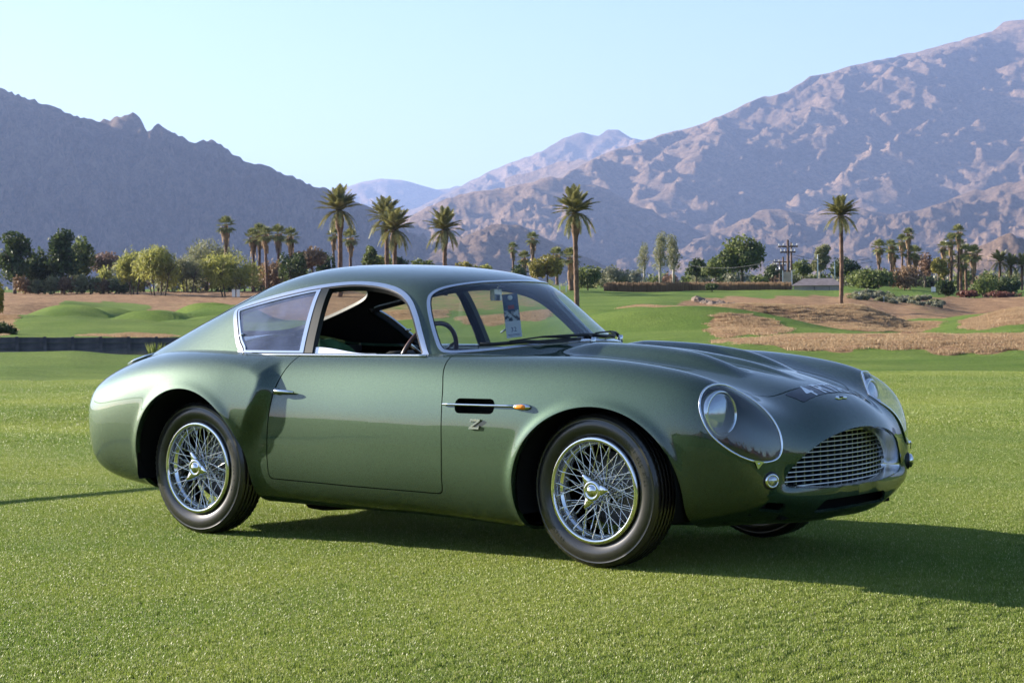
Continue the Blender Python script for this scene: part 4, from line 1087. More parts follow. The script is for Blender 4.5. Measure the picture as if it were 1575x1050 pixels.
# --- side vents with strip and repeater lamp, badges, handles
for sgn in (-1, 1):
    yb = side_y(-.56, .645, sgn); ys_ = sgn
    vent = empty('side_vent', parent=car)
    vb = MB(); n_ = len(VENT)
    V = [(x, yb+sgn*.0, z) for x, z in VENT]+[(x, yb-sgn*.07, z) for x, z in VENT]
    V = [(x, side_y(x, z, sgn)-sgn*.001, z) for x, z in VENT]+[(x, yb-sgn*.06, z) for x, z in VENT]
    mobj('duct', V, [(i, (i+1) % n_, n_+(i+1) % n_, n_+i) for i in range(n_)]+[tuple(range(n_, 2*n_))], M_dark, vent)
    MB().tube([(x, side_y(x, .65, sgn)+sgn*.007, .650) for x in np.linspace(-.735, -.345, 12)], .0052, 8).build('strip', M_chrome, vent, True)
    yl = side_y(-.30, .648, sgn)
    V, F = lathe([(.0005, -.05), (.008, -.045), (.013, -.03), (.0155, -.005), (.015, .02), (.011, .038), (.0005, .046)], 20, 'x')
    V = [(-.302+x, yl+sgn*.004+y*.8, .647+z*.9) for x, y, z in V]; mobj('lamp_base', V, F, M_chrome, vent)
    V, F = lathe([(.0005, -.036), (.007, -.032), (.012, -.015), (.0135, .005), (.011, .022), (.0005, .030)], 20, 'x')
    V = [(-.302+x, yl+sgn*.010+y*.9, .647+z*.8) for x, y, z in V]; mobj('amber_lens', V, F, M_amber, vent)
    # Z badge
    bd = empty('letter_badge', parent=car)
    yz = side_y(-.55, .57, sgn)
    def zpt(u, v): return (-.582+(u+.18*v)*.053 if sgn < 0 else -.518-(u+.18*v)*.053, v*.042+.549)
    strokes = [[(0, .80), (1, .80), (1, 1), (0, 1)], [(.72, .80), (.98, .80), (.28, .2), (.02, .2)], [(0, 0), (1, 0), (1, .2), (0, .2)], [(0, .68), (.10, .68), (.10, .80), (0, .80)], [(.90, .2), (1, .2), (1, .32), (.90, .32)]]
    zb = MB()
    for st in strokes:
        q = [zpt(*p) for p in st]
        zb.add([(x, yz+sgn*.002, z) for x, z in q]+[(x, yz+sgn*.008, z) for x, z in q], [(0, 1, 2, 3), (7, 6, 5, 4), (0, 4, 5, 1), (1, 5, 6, 2), (2, 6, 7, 3), (3, 7, 4, 0)])
    zb.build('letter', M_silver, bd)
    # door handle
    yh = side_y(-1.70, .687, sgn)
    hd = empty('door_handle', parent=car)
    o_ = sgn
    MB().tube([(-1.742, yh-.005*o_, .688), (-1.742, yh+.022*o_, .688)], [.016, .014], 16).build('button', M_chrome, hd, True)
    MB().tube([(-1.750, yh+.014*o_, .689), (-1.735, yh+.020*o_, .690), (-1.70, yh+.019*o_, .689), (-1.665, yh+.017*o_, .687), (-1.632, yh+.014*o_, .685)], [.011, .014, .012, .010, .006], 12, flat=.8, up=(0, 0, 1)).build('grip', M_chrome, hd, True)

# --- number on the nose and winged badge
PLATE = round_poly([(.636, -.255), (.636, .255), (.712, .235), (.712, -.235)], .004, 3)
allp = Patch.grid(BG[330:, 120:261])
if allp.N[:, 2].mean() < 0: allp = Patch(allp.V, -allp.N, allp.F[:, ::-1])
pl = allp.clip(within(sdf(allp.V[:, :2], PLATE), .5-allp.V[:, 2]))[0]
plate = empty('number_panel', parent=car)
pl.offset(.0015).obj('panel', M_plate, plate)
top = BG[300:, 100:281].reshape(-1, 3); top = top[top[:, 2] > .5]
_tp = top[(np.abs(top[:, 1]) < .29) & (top[:, 0] > .60) & (top[:, 0] < .80)]
_pw = [(i, j) for i in range(5) for j in range(0, 6, 1) if i+j < 7]
_cf = np.linalg.lstsq(np.stack([(_tp[:, 0]-.69)**i*_tp[:, 1]**j for i, j in _pw], 1)*1.0, _tp[:, 2], rcond=None)[0]
def zsurf(x, y): return float(sum(c*(x-.69)**i*y**j for c, (i, j) in zip(_cf, _pw)))
def drop_text(txt, name, m, parent, size, x0, y0, up=.003):
    cu = bpy.data.curves.new('text', 'FONT'); cu.body = txt; cu.size = size; cu.align_x = 'CENTER'; cu.align_y = 'CENTER'
    cu.offset = .0018; cu.space_character = 1.12
    to = bpy.data.objects.new('text', cu); COL.objects.link(to)
    dg = bpy.context.evaluated_depsgraph_get(); me = to.evaluated_get(dg).to_mesh()
    bm = bmesh.new(); bm.from_mesh(me); bmesh.ops.triangulate(bm, faces=bm.faces)
    for _ in range(2): bmesh.ops.subdivide_edges(bm, edges=[e for e in bm.edges if e.calc_length() > .008], cuts=1)
    bmesh.ops.triangulate(bm, faces=bm.faces)
    V = [(x0-v.co.y, y0+v.co.x) for v in bm.verts]; F = [[v.index for v in f.verts] for f in bm.faces]
    bm.free(); COL.objects.unlink(to); bpy.data.objects.remove(to)
    return mobj(name, [(x, y, zsurf(x, y)+up) for x, y in V], F, m, parent, False)
for ch, yy in (('4', -.135), ('R', -.030), ('T', .044), ('A', .112)): drop_text(ch, 'number_character', M_white, plate, .112, .675, yy)
wb = empty('winged_badge', parent=car)
wing = [(.006, 0), (.010, .018), (.009, .034), (.001, .047), (-.006, .030), (-.007, .012), (-.006, 0)]
wv = wing+[(x, -y) for x, y in wing[::-1][1:-1]]
bx = .750
V = [(bx+x, y, zsurf(bx+x, y)+.002) for x, y in wv]; V += [(x, y, z+.004) for x, y, z in V]; k = len(wv)
mobj('wings', V, [tuple(range(k))[::-1], tuple(range(k, 2*k))]+[(i, (i+1) % k, k+(i+1) % k, k+i) for i in range(k)], M_chrome, wb, False)
MB().box((bx+.001, 0, zsurf(bx, 0)+.006), (.005, .012, .002)).build('centre_bar', M_plate, wb)

# --- filler flap on the tail, exhaust, sump
ft = surf_point(BG, -3.03, -.47)
fc = empty('filler_cap', parent=car)
MB().tube([(-3.10, -.49, .795), (-3.06, -.48, .812), (-3.0, -.46, .832), (-2.95, -.45, .848)], [.010, .020, .020, .008], 12, flat=.42, up=(0, 0, 1)).build('hinge', M_chrome, fc, True)
MB().tube([(-1.88, -.42, .155), (-1.80, -.42, .150), (-1.5, -.42, .16), (-.6, -.40, .17)], [.045, .045, .03, .03], 12).build('exhaust', M_dark, car, True)
# --- wheel housings
for cx, cz, rx, rz in ARCH:
    for sgn in (-1, 1):
        r = .398; V = []; F = []; K = 28
        for j, (y, rr) in enumerate(((.772, r), (.42, r), (.42, .02))):
            for k in range(K+1):
                a = math.pi*(-.12+1.24*k/K); V.append((cx+rr*math.cos(a), sgn*y, max(.31+rr*math.sin(a)*(1 if cx < -1 else .93), .245 if cx < -1 else .20)))
        F = [(j*(K+1)+k, j*(K+1)+k+1, (j+1)*(K+1)+k+1, (j+1)*(K+1)+k) for j in range(2) for k in range(K)]
        mobj('wheel_housing', V, F, M_dark, car)

# --- wheels
def tyre_mesh():
    R = .3175; w = .083
    prof = [(.213, w-.022), (.222, w-.012), (.236, w-.004), (.255, w+.001), (.272, w+.001), (.286, w-.002), (.296, w-.006), (.2965, w-.0052), (.299, w-.0085)]
    side = prof[:]; sh = [(.3055, w-.012), (.3115, w-.0145), (.3155, w-.020)]
    tread = []
    gro = [.048, .024, 0, -.024, -.048]
    y = w-.026
    pts = [(.3180, y)]
    for g in gro: pts += [(.3192, g+.0035), (.3105, g+.0025), (.3105, g-.0025), (.3192, g-.0035)]
    pts += [(.3180, -y)]
    full = side+sh+pts+[(r, -a) for r, a in (side+sh)[::-1]]
    V, F = lathe(full, 144, 'y')
    m = len(full); V = np.array(V)
    # tread blocks: cuts across the shoulders and ribs
    for k in range(144):
        for i, (r, a) in enumerate(full):
            if r > .303 and r < .3200 and .0 < abs(a) and k % 2 == 0:
                q = V[k*m+i]; f = (r-(.0035 if abs(a) > .05 else .0012))/r
                V[k*m+i] = (q[0]*f, q[1], q[2]*f)
    return mesh_data('tyre', V, [tuple(f) for f in F], M_rubber)
def letters_on_tyre():
    mb = MB(); rnd = random.Random(4)
    for c0 in (2.05, 5.25):
        for i in range(15):
            if i in (6, 10): continue
            a = c0+i*.062; r = .2635; h = .0075; w_ = .0036
            rad = Vector((math.cos(a), 0, math.sin(a))); tg = Vector((-math.sin(a), 0, math.cos(a)))
            c = rad*r+Vector((0, .0842, 0))
            kind = rnd.choice('LIEHT')
            rot = Matrix((tg, Vector((0, 1, 0)), rad)).transposed()
            mb.box(c+tg*(-w_ if kind in 'LEH' else 0), (.0011, .0009, h), rot)
            if kind in 'H': mb.box(c+tg*w_, (.0011, .0009, h), rot); mb.box(c, (w_, .0009, .001), rot)
            if kind in 'LE': mb.box(c-rad*h, (w_, .0009, .001), rot)
            if kind in 'TE': mb.box(c+rad*h, (w_, .0009, .001), rot)
    return mesh_data('sidewall_marks', mb.V, mb.F, M_rubber, False)
def rim_mesh():
    prof = [(.2035, .086), (.2075, .0875), (.2175, .0865), (.2215, .082), (.222, .075), (.218, .068), (.213, .060),
            ]
    inner = [(.2035, .086), (.2005, .083), (.1995, .070), (.1985, .050), (.194, .044), (.187, .040), (.184, .03), (.184, -.03), (.190, -.045), (.199, -.06), (.199, -.078), (.2035, -.083), (.213, -.083)]
    full = prof[::-1]+inner[1:]
    V, F = lathe(full, 96, 'y')
    return mesh_data('rim', V, [tuple(f) for f in F], M_chrome)
me_tyre, me_marks, me_rim = tyre_mesh(), letters_on_tyre(), rim_mesh()
V, F = lathe([(.0005, -.06), (.055, -.06), (.056, -.045), (.040, -.035), (.036, .0), (.037, .04), (.048, .052), (.050, .064), (.042, .070), (.034, .072), (.032, .078)], 48); me_hub = mesh_data('hub', V, F, M_chrome)
V, F = lathe([(.036, .070), (.044, .078), (.0455, .088), (.042, .095), (.035, .098), (.029, .0975), (.026, .094), (.022, .101), (.012, .107), (.0004, .108)], 48); me_cap = mesh_data('centre_cap', V, F, M_chrome)
ear = MB()
prof = [(.018, .040, .010), (.038, .038, .010), (.052, .028, .009), (.068, .017, .007), (.082, .007, .004)]
V = []
for r, w_, t in prof:
    y = .080+.014*(r/.076)
    V += [(r, y-t, -w_), (r, y+t*.6, -w_*.4), (r, y+t*.6, w_*.4), (r, y-t, w_)]
F = [(i*4+k, i*4+(k+1) % 4, (i+1)*4+(k+1) % 4, (i+1)*4+k) for i in range(len(prof)-1) for k in range(4)]+[(0, 3, 2, 1), tuple(len(V)-4+k for k in range(4))]
me_ear = mesh_data('spinner_ear', V, F, M_chrome)
sp = MB(); sp.tube([(0, 0, 0), (0, 0, .9), (0, 0, .93), (0, 0, 1)], [1, 1, 1.9, 1.9], 6); me_spoke = mesh_data('spoke', sp.V, sp.F, M_chrome)
V, F = lathe([(.06, -.045), (.15, -.045), (.152, -.056), (.06, -.056)], 64); me_disc = mesh_data('brake_disc', V, F, M_steel)
def spoke_list():
    out = []
    # outer short spokes: front of the hub to the outer edge of the rim; inner long ones: back of the hub to the rim's middle
    for k in range(24):   # outer row
        a = 2*math.pi*k/24; s = 1 if k % 2 else -1
        out.append(((.044, .058, a+s*.95), (.198, .062, a)))
    for k in range(24):   # middle row, from the outer flange
        a = 2*math.pi*(k+.5)/24; s = 1 if k % 2 else -1
        out.append(((.044, .052, a+s*1.1), (.184, .022, a)))
    for k in range(24):   # inner row from the inner flange
        a = 2*math.pi*(k+.25)/24; s = 1 if k % 2 else -1
        out.append(((.056, -.050, a+s*1.15), (.184, -.004, a)))
    return out
SP = spoke_list()
wheel0 = None
def build_wheel(loc, sgn, ang, eang):
    w = empty('wheel', loc, 0, car)
    w.rotation_euler = (0, 0, 0 if sgn > 0 else math.pi)
    Ry = Matrix.Rotation(ang, 4, 'Y')
    for nm, me in (('tyre', me_tyre), ('sidewall_marks', me_marks), ('rim', me_rim), ('hub', me_hub), ('centre_cap', me_cap), ('brake_disc', me_disc)):
        o = inst(nm, me, w, Ry)
        if nm == 'sidewall_marks': o['kind'] = 'stuff'
    for k in range(3): inst('spinner_ear', me_ear, w, Matrix.Rotation(eang+k*2*math.pi/3, 4, 'Y'))
    for (r0, y0, a0), (r1, y1, a1) in SP:
        p = Vector((r0*math.cos(a0), y0, r0*math.sin(a0))); q = Vector((r1*math.cos(a1), y1, r1*math.sin(a1)))
        d = q-p; M = Matrix.Translation(p) @ d.to_track_quat('Z', 'Y').to_matrix().to_4x4() @ Matrix.Diagonal((.0020, .0020, d.length, 1))
        inst('spoke', me_spoke, w, Ry @ M)
    return w
for x, a, e in ((0.0, .1, R_(64)), (-2.362, .6, R_(48))):
    for sgn in (-1, 1):
        build_wheel((x, sgn*.630, .308), sgn, a*sgn, e if sgn < 0 else 1.0)

# --- wipers
gtop = GG.reshape(-1, 3)
def on_screen(x, y, up=.012):
    d = (gtop[:, 0]-x)**2+(gtop[:, 1]-y)**2; p = gtop[d.argmin()]; return Vector(p)+Vector((.5, 0, .85))*up
def screen_at(y, z, up=.012):
    g = gtop[gtop[:, 0] > -1.15]; d = (g[:, 1]-y)**2+(g[:, 2]-z)**2; return Vector(g[d.argmin()])+Vector((.55, 0, .83))*up
for (ya, yb, zb) in ((-.02, -.50, .895), (.46, .02, .925)):
    w = empty('windscreen_wiper', parent=car)
    piv = Vector((surf_point(BG, -.50, ya+.02)[0], ya+.02, surf_point(BG, -.50, ya+.02)[2]+.02)) if False else screen_at(ya, .905, .02)
    end = screen_at(yb, zb, .014)
    n_ = 12; bl = [screen_at(ya-.03+(yb-ya+.03)*t, .908+(zb-.908)*t, .006+.0) for t in np.linspace(.0, 1, n_)]
    MB().tube(bl, .0055, 6, flat=1.6, up=(.5, 0, .85)).build('blade', M_black, w, True)
    mid = bl[n_//2]+Vector((.012, 0, .022))
    MB().tube([piv+Vector((.035, 0, -.010)), piv+Vector((.02, -.02, .012)), mid], [.009, .008, .0045], 8).build('arm', M_black, w, True)
    MB().tube([bl[2]+Vector((.006, 0, .008)), mid, bl[-3]+Vector((.006, 0, .008))], .004, 6).build('bridge', M_black, w, True)
    MB().tube([piv+Vector((.035, 0, -.035)), piv+Vector((.035, 0, .0))], .013, 12).build('pivot', M_chrome, w, True)

# --- cabin fittings
st = empty('steering_wheel', (-1.19, -.36, .815), 0, car); st.rotation_euler = (0, R_(-68), 0)
V, F = lathe([(.190+.011*math.cos(t), .011*math.sin(t)) for t in [2*math.pi*k/10 for k in range(10)]], 56, 'z', True); mobj('rim', V, F, M_wood, st)
for k in range(3):
    a = math.pi/2+k*2*math.pi/3+math.pi/2
    MB().tube([(.03*math.cos(a), .03*math.sin(a), .0), (.185*math.cos(a), .185*math.sin(a), 0)], [.013, .009], 8, flat=.25, up=(0, 0, 1)).build('spoke', M_silver, st, True)
MB().tube([(0, 0, -.03), (0, 0, .02)], [.035, .03], 20).build('boss', M_black, st, True)
dash = MB()
dash.tube([(-.93, y, .80-.02*abs(y)) for y in np.linspace(-.58, .58, 12)], .075, 12).build('dashboard', M_leather, car, True)
for y in (-.34, .34):
    s_ = empty('seat', (-1.6, y, 0), 0, car)
    b = MB(); b.box((0, 0, .42), (.24, .22, .07)); b.build('seat_cushion', M_leather, s_)
    b = MB(); V = []; F = []
    for i, (z, x, w_, t) in enumerate([(.45, -.20, .20, .06), (.60, -.24, .22, .06), (.74, -.30, .20, .05), (.82, -.33, .16, .04), (.845, -.34, .10, .02)]):
        V += [(x-t, -w_, z), (x+t, -w_*.9, z), (x+t, w_*.9, z), (x-t, w_, z)]
    F = [(i*4+k, i*4+(k+1) % 4, (i+1)*4+(k+1) % 4, (i+1)*4+k) for i in range(4) for k in range(4)]+[(16, 17, 18, 19), (3, 2, 1, 0)]
    mobj('backrest', V, F, M_leather, s_, True)
mr = empty('rear_view_mirror', (-1.045, -.03, 1.118), R_(18), car)
MB().box((0, 0, 0), (.010, .048, .027)).build('housing', M_silver, mr)
MB().box((-.0125, 0, 0), (.001, .044, .022)).build('glass', M_chrome, mr)
MB().tube([(.005, .0, .02), (.02, .0, .05), (.03, .0, .062)], .005, 8).build('stem', M_chrome, mr, True)
wh = MB(); wh.tube([(-1.50, .640, .93), (-1.47, .60, .955), (-1.44, .60, .985)], [.010, .009, .011], 8); wh.tube([(-1.54, .62, .93), (-1.50, .615, .95)], .005, 6); wh.build('window_winder', M_chrome, car, True)

# ------------------------------------------------------------------ things in the cabin
def card(name, c, w, h, m, parent, rot, t=.0006, off=0):
    b = MB(); R = rot
    b.box(Vector(c), (t, w/2, h/2), None)
    return b.build(name, m, parent)
tg = empty('entry_tag', (-1.012, .045, 1.02), R_(24)); tg.rotation_euler = (R_(6), 0, R_(-40)); tag(tg, 'tall paper entry tag numbered 32 hanging behind the windscreen', 'tag')
M_tagblue = mixed(mat('tag_blue', (.03, .07, .16), .5), (.02, .05, .13), (.05, .10, .22), 60)
M_tagpic = mixed(mat('tag_picture', (.2, .22, .26), .5), (.02, .03, .05), (.55, .58, .62), 55, 6, .42, .58)
M_tagred = mat('tag_red', (.35, .04, .05), .5)
M_tagwhite = mat('tag_white', (.72, .75, .80), .5)
card('card', (0, 0, 0), .074, .205, M_tagblue, tg, None)
card('picture', (.0012, 0, .0), .070, .050, M_tagpic, tg, None)
card('red_emblem', (.0012, 0, .040), .030, .018, M_tagred, tg, None)
card('white_panel', (.0012, 0, -.064), .074, .078, M_tagwhite, tg, None)
b = MB(); b.box((.0024, 0, -.088), (.0004, .030, .0012)); b.box((.0024, 0, -.093), (.0004, .026, .0008)); b.build('print_line', M_tagblue, tg)
def flat_text(txt, size, m, name, parent, loc, rot=(math.pi/2, 0, math.pi/2)):
    cu = bpy.data.curves.new('text', 'FONT'); cu.body = txt; cu.size = size; cu.align_x = 'CENTER'; cu.align_y = 'CENTER'
    to = bpy.data.objects.new('text', cu); COL.objects.link(to)
    me = bpy.data.meshes.new_from_object(to.evaluated_get(bpy.context.evaluated_depsgraph_get()))
    COL.objects.unlink(to); bpy.data.objects.remove(to)
    me.materials.clear(); me.materials.append(m)
    o = bpy.data.objects.new(name, me); COL.objects.link(o); o.parent = parent; o.location = loc; o.rotation_euler = rot
    return o
flat_text('32', .030, M_tagblue, 'number', tg, (.0026, 0, -.066))
V, F = lathe([(.012, -.001), (.012, .001), (.0005, .001)], 20, 'x'); V = [(x+.003, y, z+.085) for x, y, z in V]; mobj('ring', V, F, M_white, tg)
cl = bpy.data.materials.new('green_cloth'); M_cloth = mixed(mat('green_cloth', (.03, .10, .03), .8), (.025, .08, .025), (.05, .14, .05), 20)
def cloth():
    n = 26; V = []
    for i in range(n):
        for j in range(n):
            u, v = i/(n-1), j/(n-1)
            x = -1.86+.30*u; y = -.60+.24*v
            e = math.sin(math.pi*u)*math.sin(math.pi*v)
            z = .815+.085*e**.6+.028*math.sin(u*13+2*math.sin(v*5))*e+.02*mnoise.noise((u*5, v*5, 1))
            V.append((x+.02*math.sin(v*9), y, z))
    F = [(i*n+j, i*n+j+1, (i+1)*n+j+1, (i+1)*n+j) for i in range(n-1) for j in range(n-1)]
    return mobj('folded_cloth', V, F, M_cloth, None, True)
tag(cloth(), 'crumpled green cloth lying behind the seats of the coupe', 'cloth')

# ------------------------------------------------------------------ vegetation
ORD = 'first second third fourth fifth sixth seventh eighth ninth tenth eleventh twelfth thirteenth fourteenth fifteenth sixteenth seventeenth eighteenth nineteenth twentieth'.split()
def nth(i, n): return ('leftmost' if i == 0 else 'rightmost' if i == n-1 else ORD[i]+' from the left' if i < (n+1)//2 else ORD[n-1-i]+' from the right')
COLW = dict(olive='olive', grey='grey green', rust='rusty brown', green='mid green', dark='dark green', sage='sage grey', pink='bare brown')
def leaf_mat(name, c1, c2, rough=.6, trans=.25):
    m = mat(name, c1, rough, spec=.3); n, l, p = nodes(m)
    g = n.new('ShaderNodeNewGeometry'); r = n.new('ShaderNodeValToRGB')
    t = n.new('ShaderNodeTexNoise'); t.inputs['Scale'].default_value = .8; t.inputs['Detail'].default_value = 3; l.new(g.outputs['Position'], t.inputs['Vector'])
    ad = n.new('ShaderNodeMath'); ad.operation = 'MULTIPLY_ADD'; ad.inputs[1].default_value = .5; l.new(g.outputs['Random Per Island'], ad.inputs[0])
    sc = n.new('ShaderNodeMath'); sc.operation = 'MULTIPLY'; sc.inputs[1].default_value = .7; l.new(t.outputs['Fac'], sc.inputs[0]); l.new(sc.outputs[0], ad.inputs[2])
    r.color_ramp.elements[0].position = .25; r.color_ramp.elements[1].position = .75
    r.color_ramp.elements[0].color = (*c1, 1); r.color_ramp.elements[1].color = (*c2, 1); l.new(ad.outputs[0], r.inputs[0]); l.new(r.outputs[0], p.inputs['Base Color'])
    tr = n.new('ShaderNodeBsdfTranslucent'); ms = n.new('ShaderNodeMixShader'); ms.inputs[0].default_value = trans
    l.new(r.outputs[0], tr.inputs[0]); l.new(p.outputs[0], ms.inputs[1]); l.new(tr.outputs[0], ms.inputs[2]); l.new(ms.outputs[0], n['Material Output'].inputs[0])
    return m
LM = dict(dark=leaf_mat('dark_foliage', (.022, .042, .014), (.08, .11, .035)), olive=leaf_mat('olive_foliage', (.15, .17, .04), (.34, .34, .09), .6, .45),
          grey=leaf_mat('grey_green_foliage', (.13, .15, .07), (.25, .25, .13), .6, .4), green=leaf_mat('green_foliage', (.05, .08, .02), (.17, .20, .06), .6, .35),
          yellow=leaf_mat('yellow_green_foliage', (.16, .15, .03), (.30, .26, .06)), pink=leaf_mat('bare_twigs', (.16, .10, .075), (.26, .17, .12)),
          rust=leaf_mat('rusty_foliage', (.16, .10, .055), (.27, .18, .10)), sage=leaf_mat('sage_foliage', (.14, .15, .10), (.26, .26, .18)),
          red=leaf_mat('red_blossom', (.10, .055, .035), (.18, .07, .05)), straw=leaf_mat('reed_straw', (.17, .10, .05), (.30, .19, .10)))
M_palmleaf = leaf_mat('palm_frond', (.09, .105, .032), (.28, .26, .10), .4, .3)
M_fanleaf = leaf_mat('fan_palm_leaf', (.04, .07, .018), (.28, .28, .11), .35, .25)
M_skirt = leaf_mat('dead_palm_leaf', (.17, .10, .05), (.30, .20, .11), .8, .1)
M_bark = mixed(mat('palm_bark', (.13, .075, .045), .9), (.085, .045, .028), (.22, .13, .08), 3, 5, bump=.6, bscale=9, dist=.05)
M_trunk = mixed(mat('tree_bark', (.09, .07, .055), .9), (.05, .04, .03), (.15, .12, .09), 3, 5, bump=.5, bscale=12, dist=.03)
M_pale = mixed(mat('pale_bark', (.40, .36, .30), .85), (.25, .21, .17), (.5, .46, .40), 3, 5)
def frond_mesh(name, L, seed, droop):
    r = random.Random(seed); mb = MB(); n = 15; pts = []
    for i in range(n):
        t = i/(n-1); pts.append(Vector((L*(t*(1-.12*droop*t)), 0, L*(.25*t*(1-droop*.5)-droop*.62*t*t))))
    mb.tube(pts, [.045*(1-.8*i/(n-1))*L/2.6 for i in range(n)], 4, cap=False)
    for i in range(1, n*3):
        t = i/(n*3); k = t*(n-1); a, f = pts[int(k)], k-int(k); p = a.lerp(pts[min(int(k)+1, n-1)], f)
        d = (pts[min(int(k)+1, n-1)]-a).normalized()
        ll = L*.24*math.sin(math.pi*min(1, t*.85+.16))**.6*(.85+.3*r.random())
        for s in (-1, 1):
            up = Vector((0, 0, 1)); side = Vector((0, s, 0))
            q = (d*.62+side*.75+up*(.30-.3*r.random())-Vector((0, 0, .25*t))).normalized()
            w = d*.024*L/1.3
            mb.add([p-w, p+w, p+q*ll*.6+w*.7, p+q*ll-Vector((0, 0, .08*ll))], [(0, 1, 2, 3)])
    return mesh_data(name, mb.V, mb.F, M_palmleaf, False)
FR = [frond_mesh('frond', 2.6, s, dr) for s, dr in ((1, .45), (2, .55), (3, 1.2))]
def tapered_trunk(name, h, r0, r1, m, parent, bend=(0, 0), bulge=None, seg=10, n=10, seed=0):
    r = random.Random(seed); pts = []; rad = []
    for i in range(seg*2+1):
        t = i/(seg*2); pts.append((bend[0]*math.sin(t*2.5)+.02*r.uniform(-1, 1), bend[1]*t*t, -.25+(h+.25)*t))
        q = r0+(r1-r0)*t
        if bulge and t > bulge[0]: q += bulge[1]*math.sin(math.pi*(t-bulge[0])/(1-bulge[0]))
        rad.append(q*(1+(.07 if i % 2 else -.03)))
    mb = MB(); mb.tube(pts, rad, n); o = mb.build(name, m, parent, True); return pts[-1]
def date_palm(u, vc, vb, rpx, D, label, seed, bulge=True, bend=0, nf=46):
    sc = D/3083.8; p = place(u, D); z0 = float(land_z(p.x, p.y)) if vb is None else elev_z(u, vb, D); p.z = z0
    h = (elev_z(u, vc, D)-z0)
    t = empty('date_palm', p); tag(t, label, 'palm tree', 'date palms on the golf course')
    top = tapered_trunk('trunk', h, .23*rpx*sc/2.4, .20*rpx*sc/2.4, M_bark, t, (bend, 0), (.72, .20*rpx*sc/2.4) if bulge else None, 12, 12, seed)
    r = random.Random(seed); k = rpx*sc/2.6*1.05
    for i in range(nf):
        q = i/nf; el = R_(82-84*q**.75+r.uniform(-10, 10)); az = i*2.39996+r.uniform(-.25, .25)
        me = FR[0] if q < .18 else FR[1] if q < .80 else FR[2]
        if q >= .80: el = R_(0-25*(q-.80)/.2+r.uniform(-8, 8))
        M = Matrix.Translation(Vector(top)+Vector((0, 0, -.2*k*q))) @ Matrix.Rotation(az, 4, 'Z') @ Matrix.Rotation(-el, 4, 'Y') @ Matrix.Scale(k*r.uniform(.82, 1.08), 4)
        inst('frond', me, t, M)
def fan_crown(name, R, seed, lod=34):
    r = random.Random(seed); mb = MB(); sk = MB()
    for i in range(lod):
        q = i/lod; el = R_(86-135*q+r.uniform(-14, 14)); az = i*2.39996
        d = Vector((math.cos(az)*math.cos(el), math.sin(az)*math.cos(el), math.sin(el))); s = d.cross(Vector((0, 0, 1))).normalized(); up = s.cross(d)
        c = d*R*.46
        mb.add([s*.015*R, -s*.015*R, c-s*.01*R, c+s*.01*R], [(0, 1, 2, 3)])
        for j in range(9):
            a = R_(-85+170*j/8+r.uniform(-6, 6)); q_ = d*math.cos(a)+s*math.sin(a)
            L = R*.60*(.7+.3*math.cos(a)); w = (d*-math.sin(a)+s*math.cos(a))*R*.05
            e = c+q_*L-Vector((0, 0, L*.14))+up*R*.03
            mb.add([c, c+q_*L*.6-w, e, c+q_*L*.6+w], [(0, 1, 2, 3)])
    for i in range(46):
        az = r.uniform(0, 6.283); z = -R*r.uniform(.15, 1.1); rr = R*r.uniform(.10, .42)*(1-.4*abs(z)/R)
        p = Vector((math.cos(az)*rr, math.sin(az)*rr, z)); s = Vector((-math.sin(az), math.cos(az), 0))
        sk.add([p-s*.08*R+Vector((0, 0, .3*R)), p+s*.08*R+Vector((0, 0, .3*R)), p+s*.05*R*r.random()-Vector((0, 0, .18*R)), p-s*.06*R-Vector((0, 0, .12*R))], [(0, 1, 2, 3)])
    return mesh_data(name, mb.V, mb.F, M_fanleaf, False), mesh_data('dead_leaf_skirt', sk.V, sk.F, M_skirt, False)
FAN = [fan_crown('crown', 1.0, s) for s in (1, 2, 3)]
def fan_palm(u, vc, vb, rpx, D, label, seed, group, tw=1.0):
    sc = D/3083.8; p = place(u, D); p.z = elev_z(u, vb, D); h = elev_z(u, vc, D)-p.z
    t = empty('fan_palm', p); tag(t, label, 'palm tree', group)
    top = tapered_trunk('trunk', h, .20*rpx*sc/1.15*tw, .14*rpx*sc/1.15*tw, M_bark, t, (random.Random(seed).uniform(-.2, .2), 0), None, 8, 8, seed)
    c, s = FAN[seed % 3]; M = Matrix.Translation(top) @ Matrix.Rotation(seed*1.7, 4, 'Z') @ Matrix.Scale(rpx*sc*1.12, 4)
    inst('crown', c, t, M); inst('dead_leaf_skirt', s, t, M @ Matrix.Diagonal((1.25, 1.25, 1.5, 1)))
